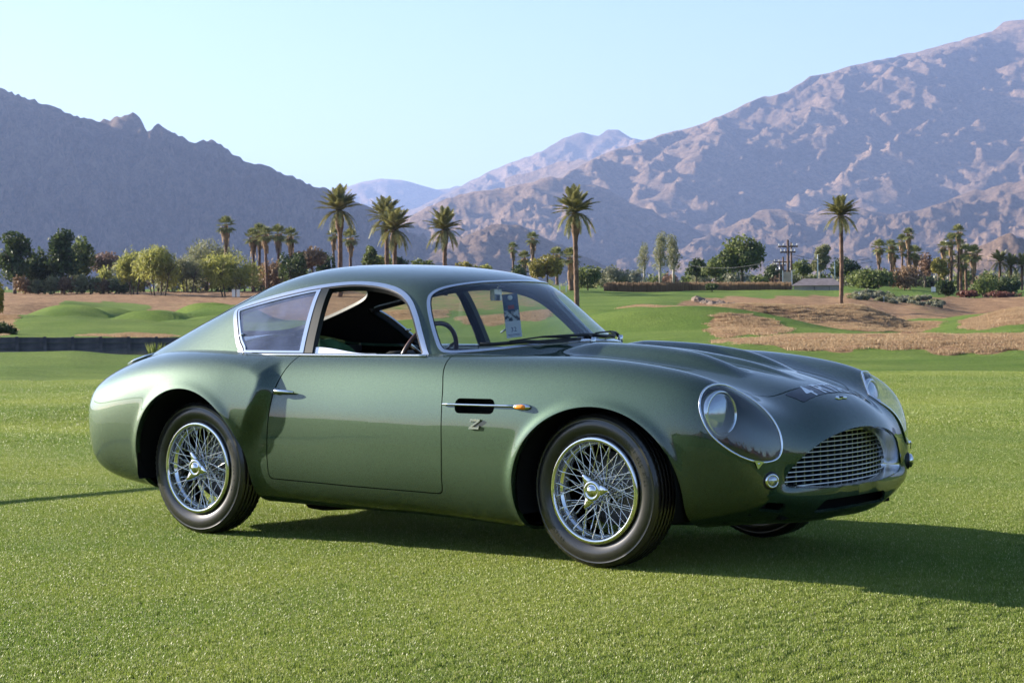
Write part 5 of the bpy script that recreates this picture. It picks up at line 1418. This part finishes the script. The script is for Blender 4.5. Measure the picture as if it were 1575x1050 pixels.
def tree(name, u, vt, vb, wpx, D, kind, label, seed, n=1500, leaf=.30, trunkm=None, open_=.0, stems=1, group=None, droop=0., shape='round', cat='tree', lobes=9, skirt=.25):
    sc = D/3083.8; p = place(u, D); p.z = elev_z(u, vb, D) if name != 'sage_bush' else float(land_z(p.x, p.y))-.1; H = (vb-vt)*sc; W = wpx*sc
    t = empty(name, p); tag(t, label, cat, group)
    r = random.Random(seed); rn = np.random.RandomState(seed)
    tm = trunkm or M_trunk; mb = MB(); base = skirt*H; tips = []
    for k in range(stems):
        a = 2*math.pi*k/max(1, stems)+r.random(); lean = W*.10*(stems > 1)
        x0, y0 = .12*W*(stems > 1)*math.cos(a), .12*W*(stems > 1)*math.sin(a)
        x1, y1 = x0+lean*math.cos(a), y0+lean*math.sin(a); rr = max(.05, .028*H/ (1+.35*(stems-1)))
        mb.tube([(x0, y0, -.3), ((x0+x1)/2+.02*H*r.uniform(-1, 1), (y0+y1)/2, H*.22), (x1, y1, H*.45), (x1*1.3, y1*1.3, H*.75)], [rr*1.2, rr, rr*.75, rr*.25], 7)
        for q in range(4):
            b = r.random()*6.28; z = H*r.uniform(.3, .55); L = W*.36
            mb.tube([(x1*.9, y1*.9, z-.1*H), (x1+L*.5*math.cos(b), y1+L*.5*math.sin(b), z+.12*H), (x1+L*math.cos(b), y1+L*math.sin(b), z+.27*H)], [rr*.5, rr*.35, rr*.12], 5, cap=False)
    mb.build('trunk', tm, t, True)
    C_ = []
    for k in range(lobes):
        if shape == 'tall': c = (W*.20*r.uniform(-1, 1), W*.20*r.uniform(-1, 1), base+(H-base)*(.12+.76*k/(lobes-1))); s = (W*.30*(1-.35*k/lobes)+.02*H, (H-base)*.16)
        elif shape == 'low': 
            a = r.random()*6.28; q = math.sqrt(r.random())*.36*W; c = (q*math.cos(a), q*math.sin(a), H*r.uniform(.3, .62)); s = (W*.20, H*.34)
        else:
            a = r.random()*6.28; q = math.sqrt(r.random())*.33*W; c = (q*math.cos(a), q*math.sin(a), base+(H-base)*(.38+.40*r.random()*(1-q/W))); s = (W*.20*r.uniform(.8, 1.2), (H-base)*.25*r.uniform(.8, 1.15))
        C_.append((c, s))
    if shape == 'round': C_.append(((0, 0, base+(H-base)*.72), (W*.24, (H-base)*.27)))
    ci = rn.randint(0, len(C_), n); d = rn.normal(size=(n, 3)); d /= np.linalg.norm(d, axis=1, keepdims=True)
    rad = (.45+.62*rn.rand(n)**.6)[:, None]
    cc = np.array([C_[i][0] for i in ci]); ss = np.array([[C_[i][1][0]]*2+[C_[i][1][1]] for i in ci])
    P_ = cc+d*rad*ss*(1+.12*rn.normal(size=(n, 1)))
    P_[:, 2] = np.maximum(P_[:, 2], .03*H)
    a = rn.normal(size=(n, 3)); a /= np.linalg.norm(a, axis=1, keepdims=True)
    if droop: a = a*(1-droop)+np.array([0, 0, -1])*droop; a /= np.linalg.norm(a, axis=1, keepdims=True)
    b = np.cross(a, rn.normal(size=(n, 3))); b /= np.linalg.norm(b, axis=1, keepdims=True)
    lf = leaf*(.6+.8*rn.rand(n))[:, None]; wd = .5 if droop < .3 else .16
    Q_ = np.stack([P_-a*lf*.5, P_+b*lf*wd*.6, P_+a*lf*.5, P_-b*lf*wd*.6], 1).reshape(-1, 3)
    F_ = np.arange(4*n).reshape(n, 4)
    me = mesh_data('crown', Q_, F_, LM[kind], False); inst('crown', me, t)
    return t
if 'noveg' not in DEV:
    # big date palms, left to right
    date_palm(524, 322, 452, 40, 190, 'tall date palm at the left end of the date palms, over the rear side window', 1, bend=.12)
    date_palm(597, 335, 450, 37, 205, 'taller of the two overlapping date palms over the middle of the roof', 2, bulge=False)
    date_palm(609, 352, 450, 38, 195, 'lower of the two overlapping date palms, its crown in front of the taller one', 3)
    date_palm(686, 352, 452, 36, 200, 'stocky date palm standing apart over the front of the car roof', 4)
    date_palm(888, 325, 472, 41, 150, 'lone date palm with a swollen neck on the green slope beyond the windscreen', 5, bend=-.05)
    date_palm(1294, 330, 479, 33, 128, 'slender date palm rising from the straw coloured berm beside the shed', 6, bulge=False, bend=.08)
    g = 'fan palms in the row behind the left trees'
    fan_palm(351, 348, 440, 16, 240, 'fan palm standing alone above the grey green tree', 1, g)
    fan_palm(390, 366, 445, 15, 235, 'leftmost fan palm of the row of five beside the bright olive tree', 2, g)
    fan_palm(402, 358, 447, 15, 240, 'second fan palm of the row of five, the tallest of them', 3, g)
    fan_palm(412, 362, 443, 14, 228, 'middle fan palm of the row of five', 4, g)
    fan_palm(430, 360, 442, 15, 236, 'fourth fan palm of the row of five, set a little apart', 5, g)
    fan_palm(449, 364, 438, 15, 242, 'rightmost fan palm of the row of five, above dark shrubs', 6, g)
    fan_palm(516, 362, 440, 12, 245, 'fan palm partly hidden by the trunk of the tall date palm', 7, g)
    fan_palm(542, 366, 440, 15, 240, 'fan palm just right of the tall date palm trunk', 8, g)
    g = 'fan palms beyond the windscreen'
    fan_palm(791, 382, 430, 10, 280, 'small fan palm left of the shaggy one beyond the windscreen', 9, g)
    fan_palm(821, 368, 432, 12, 260, 'shaggy fan palm with a thick skirt over the yellow green tree', 10, g, 1.5)
    fan_palm(808, 397, 432, 12, 262, 'squat fan palm under the shaggy one', 11, g)
    fan_palm(858, 393, 435, 14, 255, 'squat fan palm between the yellow green tree and the lone date palm', 12, g)
    fan_palm(880, 397, 443, 17, 200, 'fan palm with a brown skirt directly behind the lone date palm', 13, g, 1.5)
    g = 'fan palms on the right behind the sage bank'
    for i, (u, v, s, tx) in enumerate([(1355, 381, 13, 'leftmost fan palm of the right hand palms, over the broad green bush'), (1370, 380, 12, 'fan palm just right of the leftmost one of the right hand palms'), (1376, 390, 12, 'lower fan palm of the left trio of the right hand palms'), (1389, 371, 11, 'thin tall fan palm beside the tallest of the middle pair'), (1400, 361, 11, 'tall fan palm topping the middle pair of the right hand palms'), (1399, 388, 12, 'lower left fan palm under the middle pair'), (1408, 390, 13, 'lower right fan palm under the middle pair'),
         (1454, 381, 11, 'leftmost fan palm of the dense right clump'), (1463, 370, 12, 'second fan palm of the dense right clump from its left edge'), (1474, 357, 12, 'tallest fan palm crowning the dense right clump'), (1478, 377, 10, 'fan palm tucked under the tallest one of the dense clump'), (1487, 388, 13, 'fan palm at the front middle of the dense right clump'), (1498, 391, 15, 'broad fan palm at the right edge of the dense clump'), (1463, 396, 12, 'low fan palm on the left side of the dense clump'), (1480, 404, 13, 'lowest fan palm at the foot of the dense clump')]):
        fan_palm(u, v, 444, s, 250+5*(i % 4), tx, 14+i, g)
    g = 'dark feather palms at the right edge'
    for i, (u, v, tx) in enumerate([(1539, 402, 'first dark feather palm right of the dense fan palm clump'), (1556, 408, 'lower dark feather palm between two others at the right edge'), (1573, 407, 'dark feather palm cut by the right edge of the view')]):
        date_palm(u, v, 443, 20, 250, tx, 40+i, False, 0, 30)
    # trees and shrubs
    T = [('evergreen_tree', 24, 362, 456, 64, 225, 'dark', 'dark evergreen tree furthest left with a narrow pointed top', dict(shape='tall', n=2600, leaf=.42)),
     ('evergreen_tree', 62, 384, 456, 62, 228, 'dark', 'lower dark evergreen between the two tall ones on the left', dict(n=2200, leaf=.42, skirt=.03)),
     ('evergreen_tree', 97, 358, 452, 58, 226, 'dark', 'tallest dark evergreen of the left clump', dict(shape='tall', n=2600, leaf=.42)),
     ('evergreen_tree', 127, 366, 448, 50, 232, 'green', 'lighter green tree on the right side of the dark left clump', dict(n=2000, leaf=.42, skirt=.05)),
     ('bare_tree', 163, 388, 440, 60, 260, 'pink', 'bare pinkish tree right of the dark evergreen clump', dict(n=1600, leaf=.4, droop=.1)),
     ('palo_verde_tree', 205, 386, 456, 52, 215, 'olive', 'feathery tree with leaning stems left of the wider one', dict(n=2600, leaf=.5, droop=.45, stems=3, lobes=9, skirt=.06)),
     ('palo_verde_tree', 243, 378, 457, 84, 208, 'olive', 'wide feathery olive green tree with several stems by the berm', dict(n=5600, leaf=.5, droop=.45, stems=4, skirt=.06, lobes=13)),
     ('palo_verde_tree', 291, 392, 448, 56, 235, 'grey', 'dull olive tree between the wide feathery one and the bright one', dict(n=2800, leaf=.5, droop=.4, stems=3, skirt=.05)),
     ('palo_verde_tree', 326, 366, 446, 84, 245, 'grey', 'tall grey green feathery tree behind the bright olive one', dict(n=4200, leaf=.5, droop=.45, stems=3, skirt=.05, lobes=12)),
     ('palo_verde_tree', 356, 384, 455, 96, 205, 'olive', 'bright olive green dome shaped tree above the two utility boxes', dict(n=5200, leaf=.45, droop=.35, stems=4, skirt=.02, lobes=15)),
     ('shrub', 448, 386, 436, 52, 225, 'dark', 'dark round bush under the rightmost palm of the row of five', dict(n=1600, leaf=.35, shape='low')),
     ('shrub', 420, 398, 445, 52, 230, 'rust', 'rusty brown bush at the feet of the row of five palms', dict(n=1500, leaf=.35, shape='low')),
     ('shrub', 482, 380, 432, 62, 232, 'rust', 'reddish brown tree left of the tall date palm', dict(n=2200, leaf=.38)),
     ('shrub', 504, 386, 425, 34, 238, 'dark', 'dark bush directly left of the tall date palm trunk', dict(n=1100, leaf=.35, shape='low')),
     ('tree', 570, 380, 420, 26, 220, 'green', 'narrow light green tree between the date palms over the roof', dict(n=1000, leaf=.32, shape='tall')),
     ('tree', 588, 388, 420, 34, 226, 'olive', 'olive bush right of the narrow light green tree', dict(n=900, leaf=.32, shape='low')),
     ('shrub', 618, 392, 420, 30, 215, 'dark', 'dark bush beside the trunks of the overlapping date palms', dict(n=900, leaf=.32, shape='low')),
     ('shrub', 652, 396, 420, 36, 222, 'green', 'low green bush left of the stocky date palm', dict(n=900, leaf=.3, shape='low')),
     ('shrub', 715, 400, 425, 32, 230, 'yellow', 'tawny bush showing just over the roof', dict(n=700, leaf=.3, shape='low')),
     ('shrub', 742, 403, 428, 40, 230, 'olive', 'thin olive bush over the front of the roof', dict(n=700, leaf=.3, shape='low')),
     ('tree', 800, 404, 440, 46, 235, 'dark', 'dark bush where the roof meets the palms beyond the windscreen', dict(n=1500, leaf=.32, shape='low')),
     ('tree', 843, 392, 437, 58, 225, 'yellow', 'yellow green round tree beyond the windscreen', dict(n=2600, leaf=.34, skirt=.05)),
     ('shrub', 905, 408, 443, 50, 235, 'green', 'green bushes right of the lone date palm', dict(n=1500, leaf=.34, shape='low')),
     ('shrub', 945, 404, 438, 56, 255, 'sage', 'pale grey green bush with bare branches beyond the green slope', dict(n=1500, leaf=.36, shape='low')),
     ('gum_tree', 992, 374, 432, 22, 250, 'grey', 'thin pale gum tree standing alone', dict(n=800, leaf=.36, shape='tall', trunkm=M_pale, droop=.4)),
     ('gum_tree', 1017, 358, 434, 28, 246, 'grey', 'left one of the pair of tall gum trees', dict(n=1900, leaf=.36, shape='tall', trunkm=M_pale, droop=.4)),
     ('gum_tree', 1037, 362, 434, 30, 250, 'grey', 'right one of the pair of tall gum trees, wider at its foot', dict(n=1900, leaf=.36, shape='tall', trunkm=M_pale, droop=.4)),
     ('tree', 1072, 398, 434, 44, 255, 'dark', 'dark rounded tree right of the gum trees', dict(n=1700, leaf=.36, skirt=.04)),
     ('tree', 1102, 396, 434, 48, 252, 'green', 'rounded tree against the left side of the big green tree', dict(n=1700, leaf=.36, skirt=.04)),
     ('tree', 1142, 361, 434, 84, 248, 'green', 'big broad green tree left of the power pole', dict(n=5200, leaf=.42, skirt=.04, lobes=13)),
     ('tree', 1190, 404, 432, 30, 275, 'dark', 'small dark tree directly behind the power pole', dict(n=800, leaf=.34, shape='low')),
     ('tree', 1236, 399, 430, 36, 262, 'green', 'round green tree right of the power pole', dict(n=1300, leaf=.36, skirt=.04)),
     ('gum_tree', 1262, 378, 430, 34, 256, 'grey', 'grey green gum tree behind the shed', dict(n=1700, leaf=.38, shape='tall', trunkm=M_pale)),
     ('tree', 1298, 395, 436, 56, 262, 'dark', 'dark domed tree behind the slender date palm', dict(n=2300, leaf=.38, skirt=.02)),
     ('shrub', 1345, 411, 446, 84, 225, 'green', 'broad green bush right of the slender date palm', dict(n=3000, leaf=.34, shape='low', lobes=12)),
     ('shrub', 1392, 406, 446, 62, 228, 'rust', 'brownish bush with pale branches under the right hand fan palms', dict(n=2000, leaf=.34, shape='low')),
     ('tree', 1424, 390, 446, 30, 262, 'pink', 'bare grey tree between the two groups of fan palms', dict(n=900, leaf=.36, droop=.1)),
     ('tree', 1444, 396, 446, 34, 250, 'yellow', 'pale yellowish tree at the left foot of the dense palm clump', dict(n=1200, leaf=.36)),
     ('shrub', 1455, 430, 456, 30, 205, 'dark', 'dark round bush in front of the dense palm clump', dict(n=1300, leaf=.3, shape='low')),
     ('shrub', 1512, 424, 456, 42, 220, 'green', 'green bush right of the dense palm clump', dict(n=1300, leaf=.3, shape='low')),
     ('shrub', 1556, 424, 454, 50, 222, 'dark', 'bush under the dark feather palms', dict(n=1400, leaf=.3, shape='low')),
     ('flowering_shrub', 1492, 445, 457, 44, 208, 'red', 'left one of the two red flowering bushes above the pale bank', dict(n=900, leaf=.26, shape='low')),
     ('flowering_shrub', 1540, 446, 458, 60, 208, 'red', 'right one of the two red flowering bushes above the pale bank', dict(n=1100, leaf=.26, shape='low')),
     ('shrub', -4, 428, 482, 34, 105, 'yellow', 'yellow green bush cut by the left edge of the view', dict(n=1200, leaf=.2, shape='low')),
     ('shrub', 4, 495, 522, 54, 74, 'dark', 'dark round bush at the left edge just above the pond wall', dict(n=1800, leaf=.12, shape='low')),
     ('shrub', 1096, 434, 446, 26, 190, 'dark', 'small dark bush in front of the reed fence', dict(n=700, leaf=.22, shape='low'))]
    for i, (nm, u, vt, vb, w, D, k, lb, kw) in enumerate(T): tree(nm, u, vt, vb, w, D, k, lb, 100+i, cat='shrub' if 'shrub' in nm else 'tree', **kw)
    rs = random.Random(8)
    for i in range(9):
        u = 40+i*20; tree('shrub', u, 423+rs.uniform(-3, 4), 452, 36, 222, 'grey' if i % 3 else 'rust', 'low hedge shrub along the foot of the left trees, '+nth(i, 9)+' of nine', 200+i, n=700, leaf=.32, shape='low', group='hedge shrubs along the foot of the left trees', cat='shrub')
    for i in range(30):
        u = 1310+140*(i+rs.random()*.8)/30; f = (u-1310)/140; vb = 448+f*10+rs.uniform(-6, 14); w = rs.uniform(16, 26)
        tree('sage_bush', u, vb-w*.42, vb, w, 178+rs.uniform(-8, 16), 'sage' if i % 3 else 'grey', 'sage bush on the dull bank right of the shed, '+nth(i, 30), 230+i, n=520, leaf=.20, shape='low', group='low sage bushes on the bank', cat='bush')
    rs = random.Random(21)
    for i in range(17):
        u = 168+i*19+rs.uniform(-5, 5); kd = ['olive', 'grey', 'rust', 'olive', 'green', 'grey'][i % 6]
        tree('shrub', u, 404+rs.uniform(-8, 8), 452, 40, 238+rs.uniform(-4, 8), kd, COLW[kd]+' thicket bush under the left trees, '+nth(i, 17)+' in its row', 300+i, n=800, leaf=.36, shape='low', group='thicket bushes under the left trees', cat='shrub')
    for i in range(26):
        u = 905+i*26+rs.uniform(-6, 6); kd = ['green', 'grey', 'dark', 'sage', 'green', 'pink'][i % 6]
        tree('shrub', u, 417+rs.uniform(-8, 7), 446, 42, 272+rs.uniform(-4, 10), kd, COLW[kd]+' bush in the far belt behind fence and shed, '+nth(i, 26), 340+i, n=650, leaf=.42, shape='low', group='bushes in the belt on the right', cat='shrub')
    # distant belt of trees on the plain
    P_ = []; rn = np.random.RandomState(3)
    for i in range(900):
        u = rn.uniform(-60, 1640); D = rn.uniform(420, 1500); p = place(u, D); s = rn.uniform(2, 5); k = 110
        d = rn.normal(size=(k, 3)); d /= np.linalg.norm(d, axis=1, keepdims=True)
        q = np.array([p.x, p.y, 2.0+s*.5])+d*np.array([s*1.1, s*1.1, s*.6])*(.5+.5*rn.rand(k, 1))
        P_.append((q, s))
    Vs = []; 
    for q, s in P_:
        a = rn.normal(size=q.shape)*s*.09; b = rn.normal(size=q.shape)*s*.09
        Vs.append(np.stack([q-a, q+b, q+a, q-b], 1).reshape(-1, 3))
    Vs = np.concatenate(Vs); o = mobj('distant_trees', Vs, np.arange(len(Vs)).reshape(-1, 4), LM['grey'], None, False); tag(o, 'far belt of trees and scrub on the plain below the mountains', None, None, 'stuff')

    # clumps of reeds at the pond
    def reed(u, vt, vb, w, D, label, seed, n=60, m=None):
        sc = D/3083.8; p = place(u, D); p.z = elev_z(u, vb, D); H = (vb-vt)*sc; r = random.Random(seed); mb = MB()
        for i in range(n):
            a = r.uniform(0, 6.28); s = w*sc*.5*r.uniform(.1, 1); h = H*r.uniform(.6, 1); b = Vector((math.cos(a)*s*.3, math.sin(a)*s*.3, -.1)); e = Vector((math.cos(a)*s, math.sin(a)*s, h)); m_ = (b+e)/2+Vector((0, 0, h*.1)); wd = Vector((-math.sin(a), math.cos(a), 0))*.018
            mb.add([b-wd, b+wd, m_+wd, e, m_-wd], [(0, 1, 2, 3, 4)])
        o = mb.build('reed_clump', m or leaf_mat('reed_leaf', (.13, .17, .03), (.26, .30, .07)), None); o.location = p; tag(o, label, 'reeds')
    reed(238, 524, 551, 36, 56, 'bright green clump of spiky reeds at the pond just left of the car tail', 1)
    reed(213, 546, 554, 16, 55, 'low straw coloured tuft left of the bright reeds', 2, 26, LM['straw'])
    # reed fence along the horizon
    fn = empty('reed_fence', place(1060, 196)); tag(fn, 'long brown reed fence with a dark top in front of the trees', 'fence'); inv = Matrix.Translation(-fn.location)
    rn = np.random.RandomState(9); Q1 = []
    for k, u in enumerate(np.arange(930, 1208, 18.0)):
        pts = []
        for i in range(420):
            uu = u+rn.rand()*18; D = 196+rn.uniform(-.4, .4); p = place(uu, D); z0 = elev_z(uu, 447, 196); h = (13.5+rn.uniform(-1.2, .8))*196/3083.8
            zt = z0+h*(.35+.65*rn.rand()); w = .05; pts += [(p.x-w, p.y, z0-.2), (p.x+w, p.y, z0-.2), (p.x+w*.6+rn.uniform(-.08, .08), p.y, zt), (p.x-w*.6, p.y, zt)]
        o = mobj('fence_panel', np.array(pts), np.arange(len(pts)).reshape(-1, 4), LM['straw'], fn, False); o.matrix_basis = inv
    # rocks on the bank
    me = bpy.data.meshes.new('rock'); bm = bmesh.new(); bmesh.ops.create_icosphere(bm, subdivisions=1, radius=.5)
    for v in bm.verts: v.co *= 1+.35*mnoise.noise(v.co*3)
    bm.to_mesh(me); bm.free(); me.materials.append(mixed(mat('bank_rock', (.34, .25, .19), .9), (.12, .085, .06), (.22, .16, .12), 2))
    rn = np.random.RandomState(4)
    for i in range(230):
        t = rn.rand(); u = 1072+t*98+rn.uniform(-3, 3); v = 459+t*18+rn.uniform(-5, 5)*(1-.3*t); D = 162-28*t+rn.uniform(-3, 3)
        p = place(u, D); p.z = float(land_z(p.x, p.y))
        o = inst('rock', me, None, Matrix.Translation(p) @ Matrix.Rotation(rn.rand()*6, 4, 'Z') @ Matrix.Diagonal((*(rn.uniform(.45, .95)*np.array([1, rn.uniform(.7, 1), rn.uniform(.5, .8)])), 1)))
        tag(o, 'pale brown rock in the rocky slope between the green hill and the berm', 'rock', 'rocks on the bank below the fence')

# ------------------------------------------------------------------ poles, shed, markers
M_pole = mixed(mat('creosoted_pole', (.09, .055, .04), .85), (.06, .035, .028), (.14, .085, .06), 3)
M_wht = mat('white_marker', (.72, .72, .70), .6)
def power_pole(u, vt, vb, D, label, arms, tr=False, w=.17):
    p = place(u, D); p.z = elev_z(u, vb, D); h = elev_z(u, vt, D)-p.z; t = empty('power_pole', p); tag(t, label, 'power pole')
    t.rotation_euler = (0, 0, bearing(u)+math.pi/2)
    MB().tube([(0, 0, 0), (0, 0, h)], [w, w*.7], 10).build('pole', M_pole, t, True)
    for z, L in arms:
        MB().box((0, -.14, h-z), (L, .06, .08)).build('crossarm', M_pole, t)
        for x in (-.9, -.45, .45, .9): MB().tube([(x*L, -.14, h-z+.08), (x*L, -.14, h-z+.32)], [.06, .04], 6).build('insulator', M_wht, t, True)
    if tr: MB().tube([(.28, -.15, h-1.9), (.28, -.15, h-1.0)], [.22, .22], 12).build('transformer', M_steel, t, True)
power_pole(1213.5, 369, 446, 215, 'tallest power pole with crossarms behind the screened enclosure', [(.7, 1.05), (1.3, .8)])
power_pole(1218.5, 373, 446, 217, 'bare pole standing hard against the right of the tallest power pole', [], w=.13)
power_pole(1206, 395, 446, 232, 'shorter power pole with a transformer left of the tallest one', [(.6, 1.1), (1.6, .9)], True, .14)
power_pole(1200.5, 404, 446, 238, 'lowest power pole at the left of the group', [(.3, .7)], w=.12)
wires = empty('power_lines', place(1206, 216)); tag(wires, 'thin power lines running right from the power poles to the far trees', 'power line')
for k, (u0, v0, u1, v1) in enumerate([(1222, 392, 1340, 397), (1222, 396, 1345, 402), (1200, 399, 1060, 408)]):
    a, b = place(u0, 216), place(u1, 240); a.z = elev_z(u0, v0, 216); b.z = elev_z(u1, v1, 240)
    MB().tube([a.lerp(b, t)-Vector((0, 0, 1.2*math.sin(math.pi*t)*.5)) for t in np.linspace(0, 1, 9)], .022, 4).build('wire', M_black, wires, True).matrix_basis = Matrix.Translation(-wires.location)
for u, vt, lb in ((1259, 392, 'slim pale lamp post behind the left part of the shed'), (1285, 402, 'slim pale lamp post behind the right part of the shed')):
    p = place(u, 245); p.z = elev_z(u, 432, 245); o = MB().tube([(0, 0, 0), (0, 0, elev_z(u, vt, 245)-p.z)], [.09, .06], 8).build('lamp_post', M_wht, None, True); o.location = p; tag(o, lb, 'post')
# screened enclosure
def ground_box(name, u0, u1, vt, vb, D, depth, m, label, cat):
    a, b = place(u0, D), place(u1, D); z0, z1 = elev_z((u0+u1)/2, vb, D), elev_z((u0+u1)/2, vt, D)
    t = empty(name, ((a.x+b.x)/2, (a.y+b.y)/2, z0), math.atan2(b.y-a.y, b.x-a.x)); tag(t, label, cat)
    return t, (b-a).length, z1-z0
M_screenm = mixed(mat('tan_screen', (.36, .30, .23), .8), (.30, .25, .19), (.42, .36, .28), 2)
t, L_, H_ = ground_box('screened_enclosure', 1205, 1219, 418, 447, 205, .6, None, 'tan screened enclosure at the foot of the power poles', 'enclosure')
MB().box((0, .5, H_/2), (L_/2, .5, H_/2)).build('screen', M_screenm, t)
for s in (-1, 1): MB().box((s*L_/2, -.04, H_/2), (.05, .05, H_/2+.15)).build('corner_post', M_wht, t)
M_wallp = mixed(mat('shed_wall', (.42, .36, .33), .8), (.38, .32, .29), (.46, .40, .36), 1.5); M_roof = mixed(mat('shed_roof', (.16, .13, .13), .7), (.13, .105, .105), (.20, .165, .16), 3)
t, L_, H_ = ground_box('maintenance_shed', 1222, 1296, 439, 448, 200, 4, None, 'low pale shed with a wide brown roof beside the enclosure', 'shed')
MB().box((0, 2.6, H_/2), (L_/2, 2.4, H_/2)).build('wall', M_wallp, t)
h2 = .72
MB().add([(-L_/2-.3, -.1, H_+.003), (L_/2+.3, -.1, H_+.003), (L_/2+.3, 5.4, H_+.003), (-L_/2-.3, 5.4, H_+.003), (-L_/2+.9, 2.6, H_+h2), (L_/2-.9, 2.6, H_+h2)], [(0, 1, 5, 4), (2, 3, 4, 5), (1, 2, 5), (3, 0, 4), (3, 2, 1, 0)]).build('roof', M_roof, t)
MB().box((-.35, .17, H_*.45), (.04, .03, H_*.42)).build('door_frame', M_roof, t); MB().box((1.1, .17, H_*.45), (.04, .03, H_*.42)).build('door_frame', M_roof, t)
def marker(name, u, vt, vb, D, w, label, cat, m=M_wht, cross=None):
    p = place(u, D); p.z = elev_z(u, vb, D); h = elev_z(u, vt, D)-p.z
    t = empty(name, p, bearing(u)+math.pi/2); tag(t, label, cat)
    MB().box((0, 0, h/2-.1), (w, w, h/2+.1)).build('stake', m, t)
    if cross: MB().box((0, 0, h-.08), (cross, .02, .05)).build('crosspiece', m, t)
marker('distance_marker', 1118.5, 476, 495, 79, .032, 'white stake with a short crosspiece on the straw berm beyond the bonnet', 'marker', cross=.11)
for u, lb in ((360.5, 'left one of two small white utility boxes under the olive tree'), (367.5, 'right one of two small white utility boxes, greyer')):
    t, L_, H_ = ground_box('utility_box', u-2.6, u+2.6, 445, 456.5, 170, .3, None, lb, 'utility box')
    MB().box((0, .15, H_/2), (L_/2, .15, H_/2)).build('cabinet', M_wht, t); MB().box((0, .15, H_+.012), (L_/2+.02, .17, .012)).build('lid', M_steel, t)
for u, D, lb in ((862, 186, 'left one of two thin white marker posts near the lone date palm'), (866+6, 186, 'right one of two thin white marker posts near the lone date palm')): marker('marker_post', u, 435, 447, D, .05, lb, 'marker post')
t, L_, H_ = ground_box('white_sign', 1433, 1440, 441, 451, 200, .1, None, 'small white sign board above the pale bank', 'sign')
MB().box((0, 0, H_*.62), (L_/2, .03, H_*.38)).build('board', M_wht, t); MB().box((0, 0, H_*.12), (.04, .03, H_*.13)).build('post', M_steel, t)
for u, v, lb in ((1182, 470, 'short stake on the dark bank left of its neighbour'), (1193, 471, 'short stake with a pale foot on the dark bank'), (1322, 449, 'short post at the top of the dull bank'), (1360, 456, 'short post lower down the dull bank')): marker('short_stake', u, v, v+8, 150 if u < 1300 else 172, .05, lb, 'stake')
# rope on stakes beside the lawn behind the car; its shadow runs over the grass
M_rope = mixed(mat('rope', (.45, .42, .36), .8), (.38, .35, .3), (.52, .48, .42), 40)
rb = empty('rope_barrier', (-7.6, -.8, 0)); tag(rb, 'low rope barrier on two stakes across the lawn behind the car', 'barrier')
y0, y1 = -4.2, 1.0
MB().tube([(0, y, .99-.05*math.sin(math.pi*(y-y0)/(y1-y0))) for y in np.linspace(y0, y1, 20)], .036, 8).build('rope', M_rope, rb, True)
for y in (y0, y1): MB().tube([(0, y, -.1), (0, y, 1.05)], .011, 8).build('stake', M_pole, rb, True)

# palms and trees behind the viewer, which the paintwork mirrors
if 'noveg' not in DEV:
    for i, (az, D, h) in enumerate([(-38, 95, 11), (-48, 110, 12), (-70, 90, 10), (-95, 120, 12), (-20, 130, 12), (5, 100, 11)]):
        p = Vector((VX+D*math.cos(R_(az)), VY+D*math.sin(R_(az)), 0)); t = empty('date_palm', p); tag(t, 'date palm far behind the viewer, '+nth(i, 6)+' of six', 'palm tree', 'date palms behind the viewer')
        top = tapered_trunk('trunk', h, .3, .26, M_bark, t, (.1, 0), (.72, .15), 12, 10, i)
        for j in range(34):
            q = j/34; M = Matrix.Translation(top) @ Matrix.Rotation(j*2.39996, 4, 'Z') @ Matrix.Rotation(-R_(80-90*q), 4, 'Y') @ Matrix.Scale(1.15, 4)
            inst('frond', FR[1], t, M)
    rn = np.random.RandomState(6); Vs = []
    for i in range(420):
        az = rn.uniform(-125, 60); D = rn.uniform(150, 260); s = rn.uniform(2, 4.5); p = np.array([VX+D*math.cos(R_(az)), VY+D*math.sin(R_(az)), s*.6])
        d = rn.normal(size=(60, 3)); q = p+d/np.linalg.norm(d, axis=1, keepdims=True)*np.array([s, s, s*.75]); a = rn.normal(size=q.shape)*s*.13; b = rn.normal(size=q.shape)*s*.13
        Vs.append(np.stack([q-a, q+b, q+a, q-b], 1).reshape(-1, 3))
    Vs = np.concatenate(Vs); o = mobj('distant_trees', Vs, np.arange(len(Vs)).reshape(-1, 4), LM['green'], None, False); tag(o, 'belt of trees behind the viewer along the golf course edge', None, None, 'stuff')
